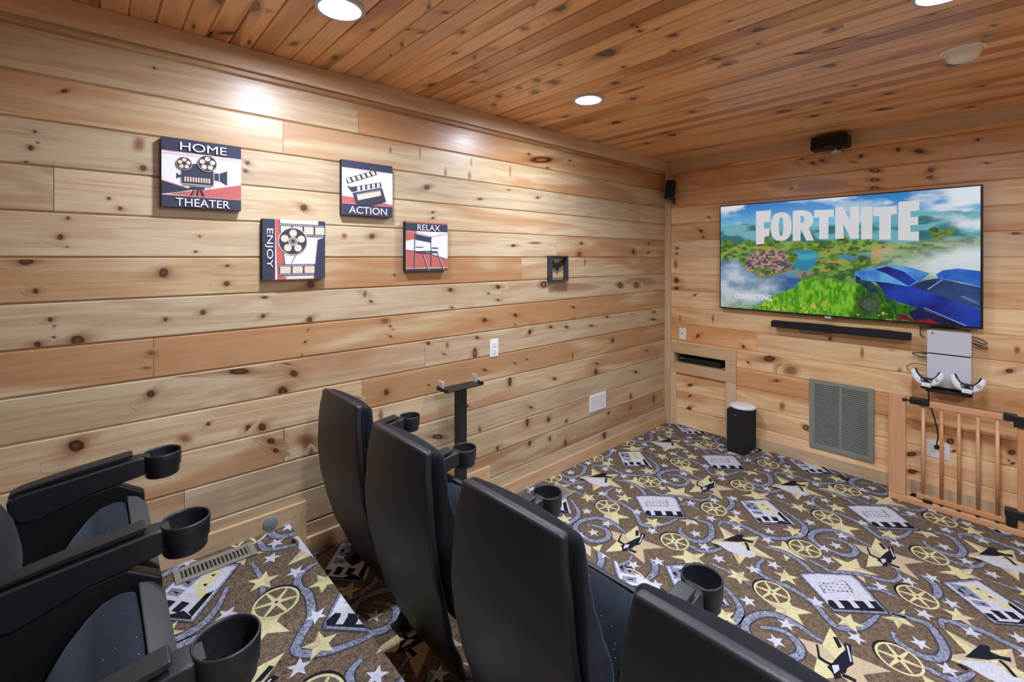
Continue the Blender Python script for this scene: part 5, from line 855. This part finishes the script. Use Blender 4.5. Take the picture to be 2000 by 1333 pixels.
for j in range(GH):
    row = []
    for i in range(GW):
        v = bm.verts.new((S0+(S1-S0)*i/(GW-1), -.0602, Z0+(Z1-Z0)*j/(GH-1))); c = colr[j, i]; v[cl_] = (c[0], c[1], c[2], 1); row.append(v)
    gv.append(row)
gi['picture'] = len(GL); GL.append('picture')
for j in range(GH-1):
    for i in range(GW-1):
        f = bm.faces.new((gv[j][i], gv[j][i+1], gv[j+1][i+1], gv[j+1][i])); f.material_index = gi['picture']
m_, N_, L_, b_ = nodes('screen_landscape'); at = N_.new('ShaderNodeAttribute'); at.attribute_name = 'picture'
L_.new(at.outputs['Color'], b_.inputs['Emission Color']); b_.inputs['Emission Strength'].default_value = B_
b_.inputs['Base Color'].default_value = (.01, .01, .01, 1); b_.inputs['Roughness'].default_value = .25; GM['picture'] = m_
a = Art(bm, (S0, -.0602, Z0), (S1-S0, 0, 0), (0, 0, Z1-Z0), (0, -1, 0), .00008)
cl = lambda q_: [(min(max(x, 0), 1), min(max(y, 0), 1)) for x, y in q_]
for k in ('bumper', 'wheel', 'wheelhub'): a.poly(cl(TVP[k]), gi[{'bumper': 'bump', 'wheel': 'tyre', 'wheelhub': 'hub'}[k]])
a.poly(cl(TVP['car_body']), gi['body']); a.poly(cl(TVP['car_hood']), gi['hood']); a.poly(cl(TVP['hood_side']), gi['body']); a.poly(cl(TVP['headlight']), gi['under']); a.poly(cl(TVP['car_under']), gi['under']); a.poly(cl(TVP['car_roof']), gi['roof'])
a.poly(cl(TVP['car_glass']), gi['glass']); a.poly(cl(TVP['car_glass_light']), gi['glassl']); a.poly(cl(TVP['line']), gi['linec']); a.poly(cl(TVP['line2']), gi['linec']); a.poly(cl(TVP['red']), gi['red'])
def letter(outer, hole=None):
    if not hole: a.poly(outer, gi['letter']); return
    # bridge the counter to the outline with a hairline cut
    best = min(((k, j) for k in range(len(outer)) for j in range(len(hole))), key=lambda kj: (outer[kj[0]][0]-hole[kj[1]][0])**2+(outer[kj[0]][1]-hole[kj[1]][1])**2)
    k, j = best; h = hole[j:]+hole[:j]
    sgn = lambda L_: sum(p[0]*q[1]-q[0]*p[1] for p, q in zip(L_, L_[1:]+L_[:1]))
    if sgn(outer)*sgn(h) > 0: h = [h[0]]+h[:0:-1]
    a.poly(outer[:k+1]+h+[h[0]]+outer[k:], gi['letter'])
def oval(pts, n=36, e=.8):
    x0, x1 = min(p[0] for p in pts), max(p[0] for p in pts); y0, y1 = min(p[1] for p in pts), max(p[1] for p in pts)
    s = lambda v: math.copysign(abs(v)**e, v)
    return [((x0+x1)/2+(x1-x0)/2*s(math.cos(2*math.pi*k/n)), (y0+y1)/2+(y1-y0)/2*s(math.sin(2*math.pi*k/n))) for k in range(n)]
for k, hkey in (('F', 0), ('O', 'Oh'), ('R', 'Rh'), ('T', 0), ('N', 0), ('I', 0), ('T2', 0), ('E', 0)): letter(*((oval(TVP[k]), oval(TVP[hkey])) if k == 'O' else (TVP[k], TVP[hkey] if hkey else None)))
q = TVP['conn']
for dx in (-.0012, -.0004, .0004, .0012):
    for dy in (-.001, .001): a.text('CONNECTING.', q[0][0]+dx, min(p[1] for p in q)+.008+dy, q[1][0]+dx, max(p[1] for p in q)+.008+dy, gi['white'])
link('screen_picture', bm, [GM[k] for k in GL], t, recalc=False)

# ------------------------------------------------------------------ audio gear
t = thing('soundbar', 'long black soundbar on the wall under the television', 'soundbar', (0, 0, 0))
bm = boxes((.964, 1.82, -.105, -.035, 1.026, 1.076)); link('cabinet', bm, M['cloth_black'], t, bevel=.008, seg=3)
[link('top_panel', boxes(b), M['black'], t, bevel=.001) for b in ((1.15, 1.38, -.09, -.05, 1.076, 1.080), (1.55, 1.72, -.09, -.05, 1.076, 1.080))]
[link('wall_bracket', boxes(b), M['black'], t) for b in ((1.15, 1.18, -.035, 0, 1.03, 1.06), (1.60, 1.63, -.035, 0, 1.03, 1.06))]
bm = boxes((1.325, 1.385, -.1062, -.104, 1.046, 1.058)); link('display_window', bm, M['dark'], t)
bm = bmesh.new(); tube(bm, [(1.14, -.03, 1.03), (1.16, -.02, 1.0), (1.25, -.012, .995), (1.35, -.02, 1.012), (1.37, -.03, 1.03)], .0025); link('cable', bm, M['black'], t)
t = thing('center_speaker', 'black wedge-shaped speaker at the top of the screen wall over the television', 'speaker', (1.367, -.02, 2.44), 0)
bm = bmesh.new(); prism(bm, [(-.118, -.05), (-.112, .046), (.102, .052), (.118, .03), (.118, -.046), (.105, -.052), (-.112, -.054)], -.125, -.02, 'XZ'); link('cabinet', bm, M['black'], t, bevel=.006, seg=3)
bm = bmesh.new(); prism(bm, [(-.110, -.046), (-.105, .040), (.096, .046), (.108, .028), (.108, -.042)], -.128, -.124, 'XZ'); link('grille_cloth', bm, M['cloth_black'], t)
link('lettering', boxes((-.028, .026, -.1290, -.1282, -.040, -.0365)), M['grey'], t)
bm = bmesh.new(); cyl(bm, (.03, -.06, -.075), (.03, -.06, -.05), .009); box(bm, .0, .06, -.06, .02, -.078, -.07); link('mounting_foot', bm, M['chrome'], t)
t = thing('satellite_speaker', 'small black satellite speaker on a swivel in the corner beside the television', 'speaker', (.088, -.095, 2.222), .5)
bm = bmesh.new(); prism(bm, [(-.042, -.088), (-.050, .075), (-.035, .092), (.030, .094), (.042, .08), (.048, -.07), (.040, -.088)], -.04, .035, 'XZ')
cb = link('cabinet', bm, M['black'], t, bevel=.010, seg=3); cb.rotation_euler = (0, .16, 0)
bm = bmesh.new(); prism(bm, [(-.036, -.08), (-.043, .072), (-.032, .084), (.026, .086), (.036, .074), (.041, -.066)], -.044, -.039, 'XZ'); g_ = link('grille_cloth', bm, M['cloth_black'], t); g_.rotation_euler = (0, .16, 0)
bm = bmesh.new(); lathe(bm, [(0, -.105), (.016, -.10), (.02, -.09), (.016, -.078), (0, -.076)], (.03, .01, 0), 16); box(bm, .018, .044, .0, .02, -.135, -.095); cyl(bm, (.03, .01, -.115), (.0325, .055, -.115), .009)
link('swivel_mount', bm, M['blackmetal'], t)
t = thing('subwoofer', 'upright black wireless subwoofer standing on the carpet against the screen wall', 'subwoofer', (.757, -.150, ZF), -.03)
bm = boxes((-.073, .073, -.115, .115, .008, .358)); link('cabinet', bm, M['cloth_black'], t, bevel=.010, seg=3)
[link('foot', boxes((x-.012, x+.012, y-.012, y+.012, 0, .009)), M['black'], t) for x in (-.055, .055) for y in (-.09, .09)]
link('status_light', boxes((-.006, .004, -.1162, -.1145, .315, .319)), M['red_led'], t)
bm = bmesh.new(); lathe(bm, [(0, 0), (.07, 0), (.095, .006), (.102, .018), (.098, .026), (.06, .033), (0, .035)], n=44)
o = link('white_disc', bm, M['whiteplastic']); o.location = (.772, -.165, ZF+.3585); tag(o, 'flat round white disc lying on top of the black subwoofer', 'disc')
t = thing('media_player', 'flat black media box inside the open wall niche', 'media player', (.31, .12, NZ0))
bm = boxes((-.20, .20, -.10, .10, .006, .052)); link('case', bm, M['black'], t, bevel=.006)
link('front_strip', boxes((-.195, .195, -.1015, -.0995, .020, .032)), M['dark'], t)
link('front_badge', boxes((-.185, -.150, -.1022, -.1008, .036, .043)), M['grey'], t)
[link('foot', boxes((x-.015, x+.015, y-.015, y+.015, 0, .007)), M['black'], t) for x in (-.17, .17) for y in (-.07, .07)]
bm = boxes((-.032, .032, -.018, .018, .0, .010)); o = link('small_box', bm, M['black'], bevel=.003); o.location = (1.451, -.115, ZF+.002); o.rotation_euler.z = -.5
tag(o, 'small flat black gadget on the carpet below the wall grille', 'gadget')

# ------------------------------------------------------------------ wall plate, return air grille
t = thing('wall_plate', 'white cable wall plate left of the television', 'wall plate', (.163, 0, .861))
link('face_plate', boxes((-.034, .034, -.006, 0, -.054, .054)), M['whiteplastic'], t, bevel=.003)
bm = bmesh.new(); cyl(bm, (0, -.006, .006), (0, -.014, .006), .0065); link('coax_socket', bm, M['grey'], t)
t = thing('return_air_grille', 'tall grey louvred return air grille in the screen wall', 'wall grille', (1.411, 0, .377))
w2, h2 = .200, .266
bm = boxes((-w2, w2, -.014, 0, h2-.035, h2), (-w2, w2, -.014, 0, -h2, -h2+.035), (-w2, -w2+.035, -.014, 0, -h2+.035, h2-.035), (w2-.035, w2, -.014, 0, -h2+.035, h2-.035), (-.010, .010, -.0135, 0, -h2+.035, h2-.035))
link('grille_frame', bm, M['grille'], t, bevel=.003)
link('shade_backing', boxes((-w2+.03, w2-.03, -.003, -.001, -h2+.03, h2-.03)), M['dark'], t)  # near-black sheet paints the shade behind the grille blades
bm = bmesh.new(); nl = 34; st = (2*h2-.07)/nl
for sgn in (-1, 1):
    x0, x1 = sorted((sgn*.010, sgn*(w2-.035)))
    for k in range(nl):
        z = -h2+.035+st*k; prism(bm, [(-.003, z+st*.80), (-.0128, z+st*.42), (-.0128, z+st*.10), (-.003, z+st*.60)], x0, x1, 'YZ')
link('louvres', bm, M['grille'], t)

# ------------------------------------------------------------------ game console, its pads and cords
t = thing('game_console', 'white upright game console mounted on the wall under the television', 'game console', (2.005, 0, .735))
bm = boxes((-.104, .104, -.100, -.030, .012, .222), (-.104, .104, -.100, -.030, .228, .375)); link('body', bm, M['console_white'], t, bevel=.006, seg=3)
link('core', boxes((-.098, .098, -.096, -.026, .0, .370)), M['black'], t, bevel=.004)
link('stand', boxes((-.108, .108, -.135, -.028, -.018, .0)), M['black'], t, bevel=.004)
link('wall_plate', boxes((-.06, .06, -.028, 0, .05, .30)), M['black'], t)
bm = bmesh.new(); a = Art(bm, (-.085, -.1003, .352), (.02, 0, 0), (0, 0, .014), (0, -1, 0))
a.poly([(.32, .1), (.50, .0), (.50, .95), (.32, 1.0)], 0); a.poly([(.50, .95), (.70, .82), (.70, .48), (.56, .5), (.56, .78), (.50, .82)], 0); a.poly([(.0, .22), (.28, .36), (.28, .24), (.16, .18), (.28, .16), (.28, .06), (.04, .08)], 0); a.poly([(.54, .34), (.98, .24), (1.0, .12), (.54, .0), (.54, .12), (.8, .2), (.54, .24)], 0)
link('logo', bm, M['black'], t, recalc=False)
def pad_controller(label, x, z, rz):
    """Two-grip game pad hanging face out, grips up."""
    t = thing('game_controller', label, 'game controller', (x, -.168, z), 0, 'white game controllers hung under the console')
    bm = bmesh.new()
    path = [(-.078, .066, .014), (-.076, .045, .019), (-.066, .015, .024), (-.045, -.014, .028), (-.020, -.026, .026), (.020, -.026, .026), (.045, -.014, .028), (.066, .015, .024), (.076, .045, .019), (.078, .066, .014)]
    rings = []
    for i, (px, pz, r) in enumerate(path):
        d = Vector((path[min(i+1, 9)][0]-path[max(i-1, 0)][0], 0, path[min(i+1, 9)][1]-path[max(i-1, 0)][1])).normalized(); n = Vector((-d.z, 0, d.x))
        rings.append([bm.verts.new(Vector((px, 0, pz))+n*r*math.cos(2*math.pi*k/14)+Vector((0, 1, 0))*r*.9*math.sin(2*math.pi*k/14)) for k in range(14)])
    for p, q in zip(rings, rings[1:]):
        for k in range(14): bm.faces.new((p[k], p[(k+1) % 14], q[(k+1) % 14], q[k]))
    bm.faces.new(rings[0]); bm.faces.new(rings[-1])
    b = link('body', bm, M['whiteplastic'], t, smooth=True, subsurf=1)
    bm = bmesh.new()   # dark inner band and middle section
    inner = [(-.070, .070), (-.062, .045), (-.046, .018), (-.030, .004), (.030, .004), (.046, .018), (.062, .045), (.070, .070), (.062, .072), (.050, .040), (.036, .020), (.02, .012), (-.02, .012), (-.036, .020), (-.050, .040), (-.062, .072)]
    prism(bm, [(x_, z_-.002) for x_, z_ in inner], -.012, .020, 'XZ'); prism(bm, [(-.034, .006), (.034, .006), (.026, -.020), (-.026, -.020)], -.0285, .0, 'XZ')
    link('dark_centre', bm, M['black'], t, bevel=.002)
    link('touch_pad', boxes((-.026, .026, -.0295, -.02, -.052, -.020)), M['whiteplastic'], t, bevel=.004)
    for sg in (-1, 1):
        bm = bmesh.new(); lathe(bm, [(.010, -.003), (.010, .006), (.007, .009), (0, .008)], (sg*.022, 0, 0), 16)
        bmesh.ops.rotate(bm, verts=bm.verts, cent=(0, 0, 0), matrix=Matrix.Rotation(math.pi/2, 3, 'X')); bmesh.ops.translate(bm, verts=bm.verts, vec=(0, -.026, -.004))
        link('thumb_stick', bm, M['grey'], t)
    bm = bmesh.new()
    for k in range(4): lathe(bm, [(.0045, 0), (.0045, .003), (0, .0035)], (.056+.009*math.cos(k*math.pi/2), .012+.009*math.sin(k*math.pi/2), 0), 10)
    bmesh.ops.rotate(bm, verts=bm.verts, cent=(0, 0, 0), matrix=Matrix.Rotation(math.pi/2, 3, 'X')); bmesh.ops.translate(bm, verts=bm.verts, vec=(0, -.0215, 0))
    link('buttons', bm, M['grille'], t)
    link('charging_dock', boxes((-.03, .03, -.012, .034, -.072, -.052)), M['black'], t, bevel=.003)
    t.rotation_euler = (.0, rz, 0); t.scale = (.86, .86, .86)
    return t
pad_controller('white game controller hanging under the console, the one nearer the grille', 1.908, .800, .05)
pad_controller('white game controller hanging under the console at its right edge', 2.094, .798, .05)
def cord(name, label, cat, pts, r=.0028, parts=()):
    bm = bmesh.new(); tube(bm, pts, r)
    for (p, q, rr) in parts: cyl(bm, p, q, rr)
    o = link(name, bm, M['black']); return tag(o, label, cat)
cord('power_cord', 'black power cord running from the console down to the outlet behind the gate', 'cord',
     [(1.905, -.04, .73), (1.905, -.035, .66), (1.915, -.03, .60), (1.934, -.028, .515), (1.949, -.026, .42), (1.945, -.032, .37), (1.944, -.03, .338)], .004, [((1.944, -.008, .335), (1.944, -.036, .335), .013)])
cord('cable_loop', 'black cable loops sticking out right of the console below the television', 'cable',
     [(2.09, -.04, 1.09), (2.13, -.035, 1.078), (2.165, -.03, 1.060), (2.172, -.028, 1.048), (2.15, -.03, 1.045), (2.12, -.035, 1.062), (2.10, -.038, 1.06), (2.13, -.03, 1.03), (2.165, -.026, 1.012), (2.172, -.025, 1.022), (2.14, -.03, 1.036), (2.10, -.04, 1.048)], .003)
cord('data_cable', 'black looped cable with plug beside the left edge of the console', 'cable',
     [(1.905, -.06, .948), (1.86, -.05, .946), (1.828, -.04, .94), (1.83, -.038, .93), (1.86, -.04, .922), (1.905, -.055, .925)], .0035, [((1.905, -.06, .948), (1.875, -.053, .947), .006)])
cord('charging_lead', 'thin black lead curving out left of the console to the hanging controller', 'cable',
     [(1.905, -.07, .872), (1.85, -.06, .874), (1.812, -.05, .862), (1.797, -.05, .838), (1.81, -.06, .815), (1.84, -.09, .806)], .0022)
cord('television_cable', 'tangle of dark cables between the television and the console top', 'cable',
     [(1.86, -.02, 1.13), (1.87, -.02, 1.10), (1.93, -.02, 1.12), (2.0, -.022, 1.122), (2.06, -.022, 1.125), (2.1, -.022, 1.12), (2.02, -.02, 1.128), (1.95, -.02, 1.128), (1.87, -.02, 1.115), (1.862, -.02, 1.07), (1.88, -.02, 1.05)], .003)
t = thing('wall_outlet', 'white wall outlet behind the wooden gate with the cord plugged in', 'wall outlet', (1.947, 0, .309))
link('face_plate', boxes((-.058, .058, -.006, 0, -.055, .055)), M['whiteplastic'], t, bevel=.003)
for xx in (-.024, .024):
    for zz in (.021, -.021):
        bm = boxes((xx-.016, xx+.016, -.0085, -.006, zz-.015, zz+.015)); box(bm, xx-.008, xx-.005, -.0088, -.0085, zz-.002, zz+.009, 1); box(bm, xx+.005, xx+.008, -.0088, -.0085, zz-.002, zz+.009, 1)
        link('receptacle', bm, [M['whiteplastic'], M['grey']], t)

# ------------------------------------------------------------------ wooden safety gate standing before the wall
t = thing('safety_gate', 'low wooden safety gate with round bars standing before the screen wall', 'gate', (0, -.185, ZF))
def gpart(name, bm, mat, bevel=.004):
    l = bm.verts.layers.float.new('pid'); p = random.random()
    for v in bm.verts: v[l] = p
    return link(name, bm, mat, t, bevel=bevel)
gpart('gate_post', boxes((1.720, 1.808, -.018, .018, .040, .695)), M['gate_z'])
gpart('gate_post', boxes((2.300, 2.388, -.018, .018, .040, .695)), M['gate_z'])
gpart('sill_rail', boxes((1.720, 2.390, -.020, .020, 0, .040)), M['gate_x'])
gpart('top_rail', boxes((1.86, 2.275, -.014, .014, .648, .686)), M['gate_x'])
gpart('bottom_rail', boxes((1.86, 2.275, -.014, .014, .050, .080)), M['gate_x'])
for x in (1.893, 1.979, 2.058, 2.140, 2.221):
    bm = bmesh.new(); cyl(bm, (x, 0, .078), (x, 0, .652), .0095, 14); gpart('gate_bar', bm, M['gate_z'], 0)
b_ = gpart('hinge', boxes((1.828, 1.924, -.026, .02, .653, .694)), M['black']); 
bm = bmesh.new(); cyl(bm, (1.800, -.005, .670), (1.83, -.005, .670), .006); lathe(bm, [(0, -.012), (.010, -.010), (.012, 0), (.010, .010), (0, .012)], (1.800, -.012, .672), 14); gpart('hinge_pin', bm, M['black'], 0)
gpart('latch', boxes((2.245, 2.300, -.026, .02, .655, .695), (2.285, 2.392, -.032, .02, .628, .692)), M['black'])
gpart('latch', boxes((2.250, 2.390, -.034, .02, .100, .145), (2.255, 2.300, -.028, .02, .048, .100)), M['black'], .006)
gpart('pivot_block', boxes((1.893, 1.938, -.024, .01, .036, .058)), M['black'])
for x in (1.979, 2.058, 2.140, 2.221):
    bm = bmesh.new(); cyl(bm, (x-.008, -.016, .046), (x+.008, -.016, .046), .006, 10); gpart('screw_cap', bm, M['blackmetal'], 0)
